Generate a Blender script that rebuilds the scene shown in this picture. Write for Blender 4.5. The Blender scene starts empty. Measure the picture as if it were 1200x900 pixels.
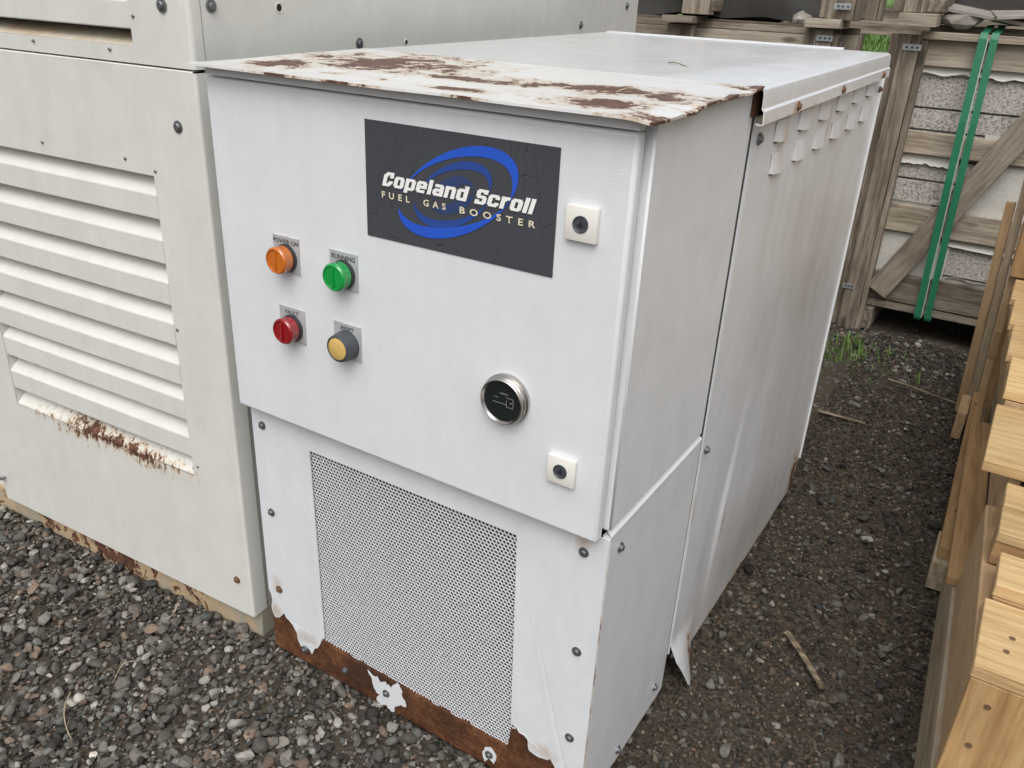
import bpy, bmesh, math, random
import numpy as np
from mathutils import Vector, Matrix, noise as mnoise
from mathutils.geometry import tessellate_polygon

random.seed(7); rng = np.random.default_rng(7)
scene = bpy.context.scene
COL = scene.collection

# ------------------------------------------------------------------ camera
cam_d = bpy.data.cameras.new('camera'); cam = bpy.data.objects.new('camera', cam_d); COL.objects.link(cam)
_r = Vector((0.84503894, 0.5327592, 0.04557218)); _u = Vector((-0.26167718, 0.33772061, 0.90414039)); _f = Vector((-0.46629845, 0.77595904, -0.42479799))
cm = Matrix((( _r.x, _u.x, -_f.x, 1.151), (_r.y, _u.y, -_f.y, -0.9267), (_r.z, _u.z, -_f.z, 1.3432), (0, 0, 0, 1)))
cam.matrix_world = cm
cam_d.sensor_width = 36.0; cam_d.lens = 977.5 / 1200 * 36.0
cam_d.clip_start = 0.02; cam_d.clip_end = 500
scene.camera = cam

# ------------------------------------------------------------------ sky, sun, exposure (bright overcast)
SUN_EL, SUN_AZ = math.radians(55), math.radians(156)      # azimuth clockwise from +Y
w = bpy.data.worlds.new('World'); scene.world = w; w.use_nodes = True
nt = w.node_tree; nt.nodes.clear()
sky = nt.nodes.new('ShaderNodeTexSky'); sky.sky_type = 'NISHITA'; sky.sun_disc = False
sky.sun_elevation = SUN_EL; sky.sun_rotation = SUN_AZ; sky.air_density = 1.0; sky.dust_density = 5.0; sky.ozone_density = 1.0
hs = nt.nodes.new('ShaderNodeHueSaturation'); hs.inputs['Saturation'].default_value = 0.26
bg = nt.nodes.new('ShaderNodeBackground'); bg.inputs['Strength'].default_value = 0.13
wo = nt.nodes.new('ShaderNodeOutputWorld')
nt.links.new(sky.outputs[0], hs.inputs['Color']); nt.links.new(hs.outputs[0], bg.inputs['Color']); nt.links.new(bg.outputs[0], wo.inputs['Surface'])
sd = bpy.data.lights.new('sun', 'SUN'); sd.energy = 1.2; sd.angle = math.radians(60); sd.color = (1.0, 0.985, 0.96)
sun = bpy.data.objects.new('sun', sd); COL.objects.link(sun)
sdir = Vector((math.sin(SUN_AZ) * math.cos(SUN_EL), math.cos(SUN_AZ) * math.cos(SUN_EL), math.sin(SUN_EL)))
sun.rotation_euler = sdir.to_track_quat('Z', 'Y').to_euler()
scene.view_settings.view_transform = 'Standard'; scene.view_settings.look = 'None'
scene.view_settings.gamma = 1.0; scene.view_settings.use_curve_mapping = False
scene.view_settings.exposure = 0.24

# ------------------------------------------------------------------ material helpers
class Mat:
    def __init__(s, name, rough=0.5, metal=0.0, spec=0.5, coat=0.0):
        s.m = bpy.data.materials.new(name); s.m.use_nodes = True
        s.nt = s.m.node_tree; s.b = s.nt.nodes['Principled BSDF']
        s.b.inputs['Roughness'].default_value = rough; s.b.inputs['Metallic'].default_value = metal
        s.b.inputs['Specular IOR Level'].default_value = spec; s.b.inputs['Coat Weight'].default_value = coat
        s._pos = None
    def n(s, t): return s.nt.nodes.new(t)
    def set(s, sock, v):
        if hasattr(v, 'is_linked') or isinstance(v, bpy.types.NodeSocket): s.nt.links.new(v, sock)
        else: sock.default_value = v
    def pos(s):
        if s._pos is None: s._pos = s.n('ShaderNodeNewGeometry').outputs['Position']
        return s._pos
    def local(s, amp=30.0):
        tc = s.n('ShaderNodeTexCoord').outputs['Object']; oi = s.n('ShaderNodeObjectInfo').outputs['Random']
        k = s.n('ShaderNodeVectorMath'); k.operation = 'SCALE'; k.inputs[0].default_value = (1.0, 0.7, 0.43); s.set(k.inputs['Scale'], s.math('MULTIPLY', oi, amp))
        a = s.n('ShaderNodeVectorMath'); a.operation = 'ADD'; s.set(a.inputs[0], tc); s.set(a.inputs[1], k.outputs[0])
        return a.outputs[0]
    def vscale(s, v, sc, off=(0, 0, 0)):
        mp = s.n('ShaderNodeMapping'); s.set(mp.inputs['Vector'], v); mp.inputs['Scale'].default_value = sc; mp.inputs['Location'].default_value = off
        return mp.outputs[0]
    def noise(s, v, scale, detail=4, rough=0.55, dist=0.0, col=False):
        t = s.n('ShaderNodeTexNoise'); s.set(t.inputs['Vector'], v); t.inputs['Scale'].default_value = scale
        t.inputs['Detail'].default_value = detail; t.inputs['Roughness'].default_value = rough; t.inputs['Distortion'].default_value = dist
        return t.outputs['Color' if col else 'Fac']
    def voro(s, v, scale, feature='F1', out='Distance', rnd=1.0):
        t = s.n('ShaderNodeTexVoronoi'); t.feature = feature; s.set(t.inputs['Vector'], v); t.inputs['Scale'].default_value = scale
        t.inputs['Randomness'].default_value = rnd
        return t.outputs[out]
    def ramp(s, fac, stops, interp='LINEAR'):
        r = s.n('ShaderNodeValToRGB'); s.set(r.inputs[0], fac); cr = r.color_ramp; cr.interpolation = interp
        while len(cr.elements) < len(stops): cr.elements.new(0.5)
        for e, (p, c) in zip(cr.elements, stops):
            e.position = p; e.color = (c, c, c, 1) if isinstance(c, (int, float)) else (*c, 1)
        return r.outputs[0]
    def mix(s, f, a, b, mode='MIX'):
        x = s.n('ShaderNodeMix'); x.data_type = 'RGBA'; x.blend_type = mode
        s.set(x.inputs[0], f)
        for i, v in ((6, a), (7, b)):
            if isinstance(v, tuple): v = (*v, 1) if len(v) == 3 else v
            s.set(x.inputs[i], v)
        return x.outputs[2]
    def math(s, op, a, b=0.0, clamp=False):
        x = s.n('ShaderNodeMath'); x.operation = op; x.use_clamp = clamp; s.set(x.inputs[0], a); s.set(x.inputs[1], b)
        return x.outputs[0]
    def bump(s, h, strength=0.3, dist=0.001, nrm=None):
        b = s.n('ShaderNodeBump'); b.inputs['Strength'].default_value = strength; b.inputs['Distance'].default_value = dist
        s.set(b.inputs['Height'], h)
        if nrm is not None: s.set(b.inputs['Normal'], nrm)
        return b.outputs[0]
    def col(s, c):
        s.set(s.b.inputs['Base Color'], (*c, 1) if isinstance(c, tuple) else c); return s
    def rough(s, r): s.set(s.b.inputs['Roughness'], r); return s
    def nrm(s, n): s.set(s.b.inputs['Normal'], n); return s
    def blobs(s, v, bl):
        """largest of several soft ellipsoids: bl = (centre, radii); 1 in a centre, 0 on a rim"""
        out = None
        for c, r in bl:
            q = s.vscale(v, tuple(1 / a for a in r), tuple(-b / a for a, b in zip(r, c)))
            ln = s.n('ShaderNodeVectorMath'); ln.operation = 'LENGTH'; s.set(ln.inputs[0], q)
            f = s.math('SUBTRACT', 1.0, ln.outputs['Value'])
            out = f if out is None else s.math('MAXIMUM', out, f)
        return out

RUST = [(0.25, (0.030, 0.014, 0.010)), (0.45, (0.085, 0.034, 0.021)), (0.62, (0.15, 0.062, 0.034)), (0.85, (0.27, 0.125, 0.055))]

def paint(name, c1, c2, rough=0.4, rust=None, grain=900, gb=0.12, dirt=0.10, dirtcol=(0.30, 0.27, 0.22), stretch=(1, 1, 0.18), rust_noise=16, rust_amp=1.5,
          rust_stretch=(1, 1, 1), stains=None, thr=0.34, coat=0.0, mottle=0.05, grime_shade=None):
    m = Mat(name, rough, coat=coat); p = m.pos()
    base = m.mix(m.noise(p, 2.3, 3), c1, c2)
    base = m.mix(m.ramp(m.noise(m.vscale(p, (1, 1, .8)), 17, 7, 0.7, 0.3), [(0.3, 0.0), (0.75, 1.0)]), base, m.mix(1.0, base, (1 - 2 * mottle, 1 - 1.9 * mottle, 1 - 1.7 * mottle), 'MULTIPLY'))
    base = m.mix(m.math('MULTIPLY', m.ramp(m.noise(p, 4.0, 5, 0.65), [(0.5, 0.0), (0.8, 1.0)]), mottle * 2), base, dirtcol)
    streak = m.ramp(m.noise(m.vscale(p, stretch), 26, 5, 0.6), [(0.42, 0.0), (0.8, 1.0)])
    base = m.mix(m.math('MULTIPLY', streak, dirt * 2.2), base, dirtcol)
    speck = m.ramp(m.noise(p, 160, 2), [(0.70, 0.0), (0.78, 1.0)])
    base = m.mix(m.math('MULTIPLY', speck, dirt * 0.8), base, dirtcol)
    h = m.noise(p, grain, 2)
    nr = m.bump(h, gb, 0.0012)
    wav = m.noise(p, 5.0, 2); nr = m.bump(wav, 0.10, 0.02, nr)
    ro = rough
    if grime_shade:  # broad brown film: dirt together with shade painted into the colour
        gf = m.math('ADD', m.blobs(p, grime_shade), m.math('MULTIPLY', m.math('SUBTRACT', m.noise(m.vscale(p, (1, 1, .35)), 9, 6, .65), 0.5), 1.4))
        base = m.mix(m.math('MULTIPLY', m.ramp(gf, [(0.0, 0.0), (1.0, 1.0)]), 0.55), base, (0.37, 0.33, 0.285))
    if stains:
        f = m.blobs(p, stains)
        f = m.math('ADD', f, m.math('MULTIPLY', m.math('SUBTRACT', m.noise(m.vscale(p, (1, 1, .25)), 40, 4), 0.55), 1.5))
        base = m.mix(m.math('MULTIPLY', m.ramp(f, [(0.3, 0.0), (1.0, 1.0)]), 0.6), base, (0.40, 0.24, 0.10))
    if rust:
        q = m.vscale(p, rust_stretch)
        f = m.blobs(p, rust)
        nn = m.math('MULTIPLY', m.math('SUBTRACT', m.noise(q, rust_noise, 8, 0.68, 0.4), 0.5), rust_amp * 2)
        s = m.math('ADD', m.math('ADD', f, nn), m.math('MULTIPLY', m.math('SUBTRACT', m.noise(q, rust_noise * 6, 4, 0.7), 0.5), rust_amp * 0.75))
        halo = m.ramp(s, [(thr - 0.40, 0.0), (thr - .05, 1.0)])
        core = m.ramp(s, [(thr, 0.0), (thr + 0.05, 1.0)])
        base = m.mix(m.math('MULTIPLY', halo, 0.62), base, (0.55, 0.36, 0.165))
        rc = m.ramp(m.noise(p, 60, 6, 0.7), RUST)
        base = m.mix(core, base, rc)
        ro = m.math('ADD', m.math('MULTIPLY', core, 0.5), rough)
        nr = m.bump(m.math('MULTIPLY', core, m.noise(p, 240, 4)), 0.5, 0.002, nr)
    m.col(base).rough(ro).nrm(nr)
    return m.m

def plain(name, c, rough=0.5, metal=0.0, vary=0.15, scale=40, bump=0.1):
    m = Mat(name, rough, metal); p = m.pos(); k = m.noise(p, scale, 4)
    m.col(m.mix(k, tuple(x * (1 - vary) for x in c), tuple(min(1, x * (1 + vary)) for x in c)))
    m.nrm(m.bump(m.noise(p, scale * 12, 3), bump, 0.001))
    return m.m

def wood(name, dark, mid, light, rough=0.75, stain=None, bump=0.5, bands=0.5, stain_amt=0.7):
    m = Mat(name, rough, spec=0.3); v = m.local()
    g = m.vscale(v, (1.2, 22, 22))
    wob = m.noise(m.vscale(v, (2.0, 5, 5)), 1.6, 3)
    wv = m.n('ShaderNodeTexWave'); wv.wave_type = 'BANDS'; wv.bands_direction = 'Y'
    m.set(wv.inputs['Vector'], m.vscale(v, (0.8, 12, 16))); wv.inputs['Scale'].default_value = 0.9; wv.inputs['Distortion'].default_value = 9; wv.inputs['Detail'].default_value = 3; wv.inputs['Detail Scale'].default_value = 0.7
    fine = m.noise(g, 6, 6, 0.65)
    f = m.math('ADD', m.math('MULTIPLY', wv.outputs['Fac'], bands * 0.5), m.math('ADD', m.math('MULTIPLY', fine, 0.65), m.math('MULTIPLY', wob, 0.35 - bands * 0.25)))
    c = m.ramp(f, [(0.34, dark), (0.53, mid), (0.74, light)])
    scuff = m.ramp(m.noise(m.vscale(v, (5, 60, 60)), 2.2, 7, 0.75), [(0.52, 0.0), (0.72, 1.0)])
    c = m.mix(m.math('MULTIPLY', scuff, 0.45), c, tuple(x * 0.6 for x in dark))
    oi = m.n('ShaderNodeObjectInfo').outputs['Random']
    hsv = m.n('ShaderNodeHueSaturation'); m.set(hsv.inputs['Color'], c); m.set(hsv.inputs['Value'], m.math('ADD', 0.82, m.math('MULTIPLY', oi, 0.36)))
    c = hsv.outputs[0]
    knot = m.voro(m.vscale(v, (3.2, 9, 9)), 1.0)
    c = m.mix(m.math('MULTIPLY', m.ramp(knot, [(0.07, 1.0), (0.16, 0.0)]), 0.75), c, tuple(x * 0.45 for x in dark))
    if stain:
        st = m.ramp(m.noise(m.vscale(v, (1.5, 4, 4)), 2.6, 4), [(0.5, 0.0), (0.72, 1.0)])
        c = m.mix(m.math('MULTIPLY', st, stain_amt), c, stain)
    m.col(c).nrm(m.bump(fine, bump, 0.004))
    return m.m

# ------------------------------------------------------------------ materials
ROOF_RUST = [((0.19, 0.21, 1.23), (0.24, 0.24, 0.6)), ((0.11, 0.08, 1.23), (0.12, 0.10, 0.6)), ((0.62, 0.17, 1.23), (0.26, 0.09, 0.6)), ((0.42, 0.13, 1.23), (.16, .05, .6)),
             ((0.68, 0.05, 1.23), (0.15, 0.06, 0.6)), ((0.46, 0.03, 1.23), (0.10, 0.03, 0.6)), ((0.77, 0.0, 1.23), (0.08, 0.06, 0.6)), ((0.78, 0.2, 1.23), (0.02, 0.35, 0.6)), ((0.78, 0.36, 1.23), (0.10, 0.06, 0.6)),
             ((0.31, -0.028, 1.23), (0.10, 0.007, 0.6)), ((0.52, -0.028, 1.23), (0.05, 0.007, 0.6)), ((0.20, -0.028, 1.23), (0.05, 0.006, 0.6))]
WHITE1, WHITE2 = (0.715, 0.735, 0.755), (0.755, 0.77, 0.785)
MAT = {}
MAT['door'] = paint('white_powder_coat', WHITE1, WHITE2, 0.38, grain=420, gb=0.30, dirt=0.035, mottle=.03)
MAT['white'] = paint('white_sheet_paint', WHITE1, WHITE2, 0.36, dirt=0.03, mottle=0.055,
                     stains=[((0.72, 0.03, 0.60), (0.03, 0.05, 0.035)), ((0.76, 0.40, 0.47), (0.02, 0.04, 0.06)), ((0.03, .03, .20), (.03, .02, .04)), ((.02, .03, .12), (.05, .02, .035)), ((.11, .03, .09), (.06, .02, .04)), ((.68, .03, .13), (.09, .02, .035)), ((.74, .03, .05), (.03, .02, .08))])
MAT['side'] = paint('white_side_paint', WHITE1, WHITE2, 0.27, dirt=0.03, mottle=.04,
                    rust=[((0.76, 1.40, 0.05), (0.05, 0.09, 0.16)), ((0.76, 0.665, 0.30), (0.05, 0.006, 0.10)), ((0.785, 0.515, 0.02), (0.09, 0.035, 0.11)), ((.76, .2, .010), (.05, .3, .014)), ((.76, .030, .3), (.02, .0035, .5)), ((0.76, 0.9, 0.0), (0.05, 0.6, 0.035)), ((.76, 1.15, .15), (.05, .006, .10))],
                    rust_noise=30, rust_amp=0.9, thr=0.62,
                    stains=[((0.77, 0.585, 1.13), (0.03, 0.035, 0.11)), ((0.77, 0.93, 1.14), (0.03, 0.03, 0.10)), ((0.77, 0.76, 1.18), (0.03, 0.3, 0.018)), ((0.76, .42, .45), (.02, .03, .09))], grime_shade=[((.76, 1.05, .75), (.3, .55, .55)), ((.76, .9, .1), (.3, .6, .25))])  # brownish rear film, partly dirt, partly painted dark reflection and shade
MAT['roof'] = paint('rusted_white_roof', (0.79, 0.79, 0.78), (0.82, 0.82, 0.81), 0.28, rust=ROOF_RUST, rust_noise=20, rust_amp=1.5, rust_stretch=(0.9, 0.9, 1), dirt=0.03, thr=0.53, coat=0.2)
MAT['roof_rear'] = paint('white_roof', (0.74, 0.755, 0.77), (0.78, 0.79, 0.80), 0.17, dirt=0.06, coat=0.2,
                         stains=[((0.78, 0.56, 1.185), (0.03, 0.03, 0.03)), ((0.78, 0.92, 1.19), (0.03, 0.03, 0.03)), ((0.78, 1.3, 1.19), (0.03, 0.03, 0.03)), ((.78, .8, 1.183), (.03, .7, .008))])
MAT['beige'] = paint('beige_enamel', (0.675, 0.67, 0.625), (0.71, 0.705, 0.66), 0.42, dirt=0.06, dirtcol=(0.36, 0.34, 0.28))
def _w(lx, ly, z):   # generator local -> world
    a = math.atan(.055); return (-.06 + lx * math.cos(a) - ly * math.sin(a), .03 + lx * math.sin(a) + ly * math.cos(a), z)
MAT['beige_rust'] = paint('beige_enamel_rusted', (0.675, 0.67, 0.625), (0.71, 0.705, 0.66), 0.42, dirt=0.06, dirtcol=(0.36, 0.34, 0.28),
                          rust=[(_w(-.40, 0, .386), (0.36, 0.3, 0.030)), (_w(-.48, 0, .390), (0.16, 0.3, 0.050)), (_w(-.30, 0, .378), (0.14, .3, .034))], rust_noise=85, rust_amp=1.7, rust_stretch=(1, 1, 0.5), thr=0.70)
MAT['beige_slot'] = paint('beige_enamel_sooty', (0.62, 0.59, 0.50), (0.66, 0.64, 0.56), 0.5, dirt=0.1,
                          stains=[(_w(-.45, .03, 1.243), (0.55, 0.2, 0.06)), (_w(-.2, .05, 1.245), (.2, .1, .05))])
MAT['base_concrete'] = paint('grimy_base_paint', (0.34, 0.31, 0.24), (0.42, 0.39, 0.31), 0.85, dirt=.2, mottle=.12, rust=[(_w(-.5, 0, .02), (.7, .3, .10))], rust_noise=9, rust_amp=1.3, thr=.75)
mm = Mat('rusted_steel', 0.9, spec=0.25); p = mm.pos()
rr = mm.noise(p, 34, 9, 0.78, 0.8); r2 = mm.noise(p, 7, 4)
cc = mm.ramp(rr, [(0.25, (0.035, 0.015, 0.009)), (0.42, (0.115, 0.044, 0.020)), (0.56, (0.20, 0.083, 0.036)), (0.72, (0.31, 0.15, 0.072))])
cc = mm.mix(mm.math('MULTIPLY', mm.ramp(r2, [(0.45, 0.0), (0.65, 1.0)]), 0.7), cc, (0.045, 0.022, 0.014))
mm.col(cc).nrm(mm.bump(mm.noise(p, 110, 8, 0.75), 1.0, 0.008)); MAT['rust'] = mm.m
MAT['dark'] = plain('dark_interior', (0.012, 0.012, 0.012), 0.9)
MAT['rubber'] = plain('black_rubber', (0.02, 0.02, 0.02), 0.6)
MAT['bolt'] = plain('dull_zinc', (0.20, 0.205, 0.21), 0.45, 0.75, vary=0.35, scale=120)
MAT['bolt_rust'] = plain('rusty_zinc', (0.16, 0.09, 0.05), 0.8, 0.2, vary=0.5, scale=160)
MAT['mesh'] = plain('white_perforated', (0.66, 0.68, 0.70), 0.4, vary=0.05)
MAT['plate'] = plain('brushed_legend_plate', (0.50, 0.51, 0.52), 0.42, 0.25, vary=0.2, scale=60)
MAT['chrome'] = plain('chromed_bezel', (0.50, 0.48, 0.45), 0.30, 1.0, vary=0.1)
MAT['black_plastic'] = plain('black_plastic', (0.03, 0.032, 0.036), 0.42)
MAT['grey_plastic'] = plain('charcoal_plastic', (0.055, 0.06, 0.07), 0.45)
MAT['ivory'] = plain('ivory_plastic', (0.78, 0.76, 0.70), 0.4, vary=0.05)
MAT['mustard'] = plain('mustard_cap', (0.62, 0.42, 0.13), 0.5, vary=0.08, scale=90)
MAT['text_dark'] = plain('engraved_black', (0.03, 0.03, 0.03), 0.6)
MAT['text_white'] = plain('print_white', (0.86, 0.86, 0.84), 0.5, vary=0.02)
MAT['text_cream'] = plain('print_cream', (0.74, 0.68, 0.50), 0.5, vary=0.05)
MAT['dial_mark'] = plain('dial_print', (0.22, 0.235, 0.23), 0.5)
def lens(name, c, deep):
    m = Mat(name, 0.16, coat=0.6); p = m.pos()
    m.col(m.mix(m.noise(p, 55, 2), c, deep)); m.b.inputs['Transmission Weight'].default_value = 0.25
    m.b.inputs['Subsurface Weight'].default_value = 0.0
    return m.m
MAT['orange'] = lens('orange_lens', (0.80, 0.23, 0.02), (0.60, 0.15, 0.02))
MAT['green'] = lens('green_lens', (0.01, 0.46, 0.09), (0.005, 0.33, 0.06))
MAT['red'] = lens('red_lens', (0.42, 0.012, 0.018), (0.28, 0.008, 0.014))
mm = Mat('dial_glass', 0.08); mm.col((0.012, 0.016, 0.016)); MAT['dial'] = mm.m
# decal: dark grey print crazed by fine cracks
mm = Mat('cracked_dark_decal', 0.42); p = mm.pos()
wp = mm.n('ShaderNodeVectorMath'); wp.operation = 'ADD'; mm.set(wp.inputs[0], p)
sc = mm.n('ShaderNodeVectorMath'); sc.operation = 'SCALE'; mm.set(sc.inputs[0], mm.noise(p, 30, 3, col=True)); sc.inputs['Scale'].default_value = 0.02; mm.set(wp.inputs[1], sc.outputs[0])
ck = mm.voro(mm.vscale(wp.outputs[0], (1.7, 1, 0.6)), 34, 'DISTANCE_TO_EDGE')
ckm = mm.ramp(ck, [(0.004, 0.8), (0.020, 0.0)]); ckm = mm.math('MULTIPLY', ckm, mm.ramp(mm.noise(p, 18, 2), [(0.42, 0.0), (0.6, 1.0)]))
mm.col(mm.mix(ckm, mm.mix(mm.noise(p, 9, 2), (0.050, 0.054, 0.064), (0.066, 0.070, 0.080)), (0.016, 0.017, 0.02))).nrm(mm.bump(mm.math('SUBTRACT', 1.0, ckm), 0.4, 0.001)); MAT['decal'] = mm.m
def blue(name, c):
    m = Mat(name, 0.42); p = m.pos(); m.col(m.mix(m.noise(p, 70, 4), c, tuple(x * .8 for x in c))); return m.m
MAT['blue'] = blue('decal_blue', (0.022, 0.105, 0.62)); MAT['blue2'] = blue('decal_blue_dim', (0.026, 0.075, 0.33)); MAT['blue3'] = blue('decal_blue_faint', (0.035, 0.062, 0.17))
MAT['old_wood'] = wood('weathered_wood', (0.075, 0.06, 0.045), (0.215, 0.178, 0.136), (0.38, 0.33, 0.265), 0.85, stain=(0.085, 0.062, 0.04), bands=0.35)
MAT['old_wood_light'] = wood('pale_weathered_wood', (0.16, 0.13, 0.095), (0.38, 0.325, 0.255), (0.54, 0.48, 0.39), 0.85, stain=(0.19, 0.145, 0.085), bands=0.3, stain_amt=.5)
MAT['pine'] = wood('fresh_pine', (0.40, 0.245, 0.105), (0.56, 0.385, 0.19), (0.66, 0.49, 0.28), 0.6, stain=(0.34, 0.24, 0.13), bands=0.22, bump=0.4, stain_amt=.35)
MAT['pine_dark'] = wood('tan_pine', (0.24, 0.135, 0.06), (0.36, 0.215, 0.10), (0.45, 0.30, 0.155), 0.65, bands=0.2, bump=0.25)
MAT['pine_front'] = wood('amber_pine', (0.36, 0.20, 0.08), (0.52, 0.32, 0.14), (0.62, 0.42, 0.21), 0.6, stain=(0.30, 0.18, 0.09), bands=0.5, bump=0.35, stain_amt=.4)
MAT['pine_tan'] = wood('tan_board', (0.30, 0.19, 0.10), (0.44, 0.30, 0.165), (0.53, 0.38, 0.23), 0.65, stain=(0.25, 0.17, 0.10), bands=0.15, bump=0.25, stain_amt=.4)
MAT['pine_grey'] = wood('greyed_pine', (0.19, 0.145, 0.095), (0.33, 0.265, 0.18), (0.44, 0.365, 0.265), 0.75, stain=(0.17, 0.12, 0.075), bands=0.35, bump=0.35)
mm = Mat('speckled_granite', 0.85); p = mm.pos()
g1 = mm.noise(p, 105, 3, 0.7); g2 = mm.voro(p, 130, out='Color')
gc = mm.ramp(g1, [(0.32, (0.12, 0.105, 0.095)), (0.44, (0.32, 0.29, 0.265)), (0.52, (0.46, 0.43, 0.395)), (0.7, (0.60, 0.57, 0.53))])
mm.col(mm.mix(0.04, gc, g2, 'OVERLAY')).nrm(mm.bump(g1, 0.6, 0.004)); MAT['granite'] = mm.m
mm = Mat('crumpled_paper', 0.8); p = mm.pos()
mm.col(mm.mix(mm.noise(p, 6, 4), (0.50, 0.48, 0.43), (0.64, 0.62, 0.57))).nrm(mm.bump(mm.noise(p, 24, 4), 0.5, 0.01)); MAT['paper'] = mm.m
mm = Mat('green_strap', 0.42); p = mm.pos()
mm.col(mm.mix(mm.noise(mm.vscale(p, (1, 1, 0.1)), 260, 2), (0.010, 0.12, 0.058), (0.028, 0.22, 0.11))); MAT['strap'] = mm.m
MAT['strap_ribbon'] = plain('strap_seam', (0.34, 0.45, 0.38), 0.5)
MAT['galv'] = plain('galvanised_strip', (0.42, 0.44, 0.45), 0.42, 0.6, vary=0.3, scale=70)
MAT['slate'] = plain('dark_sheeting', (0.055, 0.052, 0.048), 0.7, vary=0.45, scale=9, bump=0.3)
MAT['rock'] = plain('pale_rock', (0.32, 0.29, 0.26), 0.9, vary=0.4, scale=18, bump=0.6)
MAT['stick'] = wood('dry_twig', (0.07, 0.052, 0.036), (0.16, 0.125, 0.085), (0.27, 0.215, 0.15), 0.9)
MAT['straw'] = plain('dry_straw', (0.33, 0.27, 0.18), 0.8, vary=0.3, scale=60)
mm = Mat('pebble', 0.72, spec=0.35)
at = mm.n('ShaderNodeAttribute'); at.attribute_name = 'tint'; p = mm.pos()
mm.col(mm.mix(1.0, at.outputs['Color'], mm.ramp(mm.noise(p, 130, 5, 0.65), [(0.25, 0.55), (0.75, 1.3)]), 'MULTIPLY')).nrm(mm.bump(mm.noise(p, 240, 4, 0.65), 0.5, 0.003)); MAT['pebble'] = mm.m
mm = Mat('gravelly_soil', 0.95, spec=0.2); p = mm.pos()
s1 = mm.noise(p, 3.0, 4); s2 = mm.noise(p, 85, 6, 0.7); vv = mm.voro(p, 75, out='Color'); vd = mm.voro(p, 75)
c = mm.mix(s1, (0.040, 0.031, 0.023), (0.085, 0.068, 0.050))
c = mm.mix(1.0, c, mm.ramp(s2, [(0.2, 0.4), (0.8, 1.8)]), 'MULTIPLY')
sepv = mm.n('ShaderNodeSeparateColor'); mm.set(sepv.inputs[0], vv)
c = mm.mix(mm.math('MULTIPLY', mm.ramp(sepv.outputs[0], [(0.72, 0.0), (0.85, 1.0)]), 0.65), c, mm.ramp(sepv.outputs[1], [(0.0, (0.05, 0.048, 0.045)), (0.7, (0.12, 0.11, 0.10)), (1.0, (0.30, 0.28, 0.25))]))
mm.col(c).nrm(mm.bump(s2, 0.8, 0.006, mm.bump(vd, 0.8, 0.006))); MAT['soil'] = mm.m
def leafm(name, a, b):
    m = Mat(name, 0.55); p = m.pos(); m.col(m.mix(m.noise(p, 14, 3), a, b)); return m.m
MAT['grass'] = leafm('grass_blade', (0.055, 0.13, 0.022), (0.16, 0.27, 0.055))
mm = Mat('lawn_green', .8); p = mm.pos(); mm.col(mm.ramp(mm.noise(p, 3.5, 8, .75), [(.3, (.03, .06, .012)), (.5, (.10, .17, .035)), (.7, (.22, .30, .09))])); MAT['lawn'] = mm.m
MAT['leaf'] = leafm('hedge_leaf', (0.03, 0.065, 0.014), (0.08, 0.13, 0.035))
MAT['bark'] = plain('bark', (0.07, 0.055, 0.04), 0.9, vary=.4)

# ------------------------------------------------------------------ object helpers
def link(o, parent=None, world=True):
    COL.objects.link(o)
    if parent is not None:
        o.parent = parent
        if world: o.matrix_parent_inverse = wm(parent).inverted()
    return o
PM = {}
def wm(o):
    if o.name in PM: return PM[o.name]
    m = Matrix.LocRotScale(o.location, o.rotation_euler, o.scale)
    return wm(o.parent) @ o.matrix_parent_inverse @ m if o.parent else m
def tag(o, label, cat=None, group=None, kind=None):
    if label: o['label'] = label
    if cat: o['category'] = cat
    if group: o['group'] = group
    if kind: o['kind'] = kind
    return o
def thing(name, label, cat, loc, rz=0.0, group=None):
    o = bpy.data.objects.new(name, None); COL.objects.link(o); o.location = loc; o.rotation_euler = (0, 0, rz); o.empty_display_size = 0.1
    PM[o.name] = Matrix.Translation(loc) @ Matrix.Rotation(rz, 4, 'Z')
    return tag(o, label, cat, group)
def pydata(name, v, f, mat, parent=None, world=True, smooth=False):
    me = bpy.data.meshes.new(name); me.from_pydata([tuple(a) for a in v], [], f); me.update()
    if mat: me.materials.append(MAT[mat] if isinstance(mat, str) else mat)
    if smooth: me.polygons.foreach_set('use_smooth', [True] * len(me.polygons))
    return link(bpy.data.objects.new(name, me), parent, world)
def frombm(name, bm, mat, parent=None, world=True, smooth=False, auto=None, flat=0):
    bmesh.ops.recalc_face_normals(bm, faces=bm.faces)
    me = bpy.data.meshes.new(name); bm.to_mesh(me); bm.free()
    if mat: me.materials.append(MAT[mat] if isinstance(mat, str) else mat)
    if smooth:
        me.polygons.foreach_set('use_smooth', [True] * len(me.polygons))
        if auto: me.set_sharp_from_angle(angle=math.radians(auto))
        if flat:
            big = sorted(me.polygons, key=lambda q: -q.area)[:flat]
            for q in big: q.use_smooth = False
    return link(bpy.data.objects.new(name, me), parent, world)
def bm_box(lo, hi, bev=0.0, seg=2, bm=None):
    b = bmesh.new(); bmesh.ops.create_cube(b, size=1)
    for v in b.verts: v.co = Vector(((lo[i] + hi[i]) / 2 + v.co[i] * (hi[i] - lo[i]) for i in range(3)))
    if bev: bmesh.ops.bevel(b, geom=b.edges[:], offset=bev, segments=seg, affect='EDGES', profile=0.5)
    if bm is None: return b
    me = bpy.data.meshes.new('t'); b.to_mesh(me); bm.from_mesh(me); bpy.data.meshes.remove(me); b.free(); return bm
def box(name, lo, hi, mat, parent=None, bev=0.0, seg=2, world=True):
    return frombm(name, bm_box(lo, hi, bev, seg), mat, parent, world, smooth=bev > 0, auto=40, flat=6)
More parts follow.
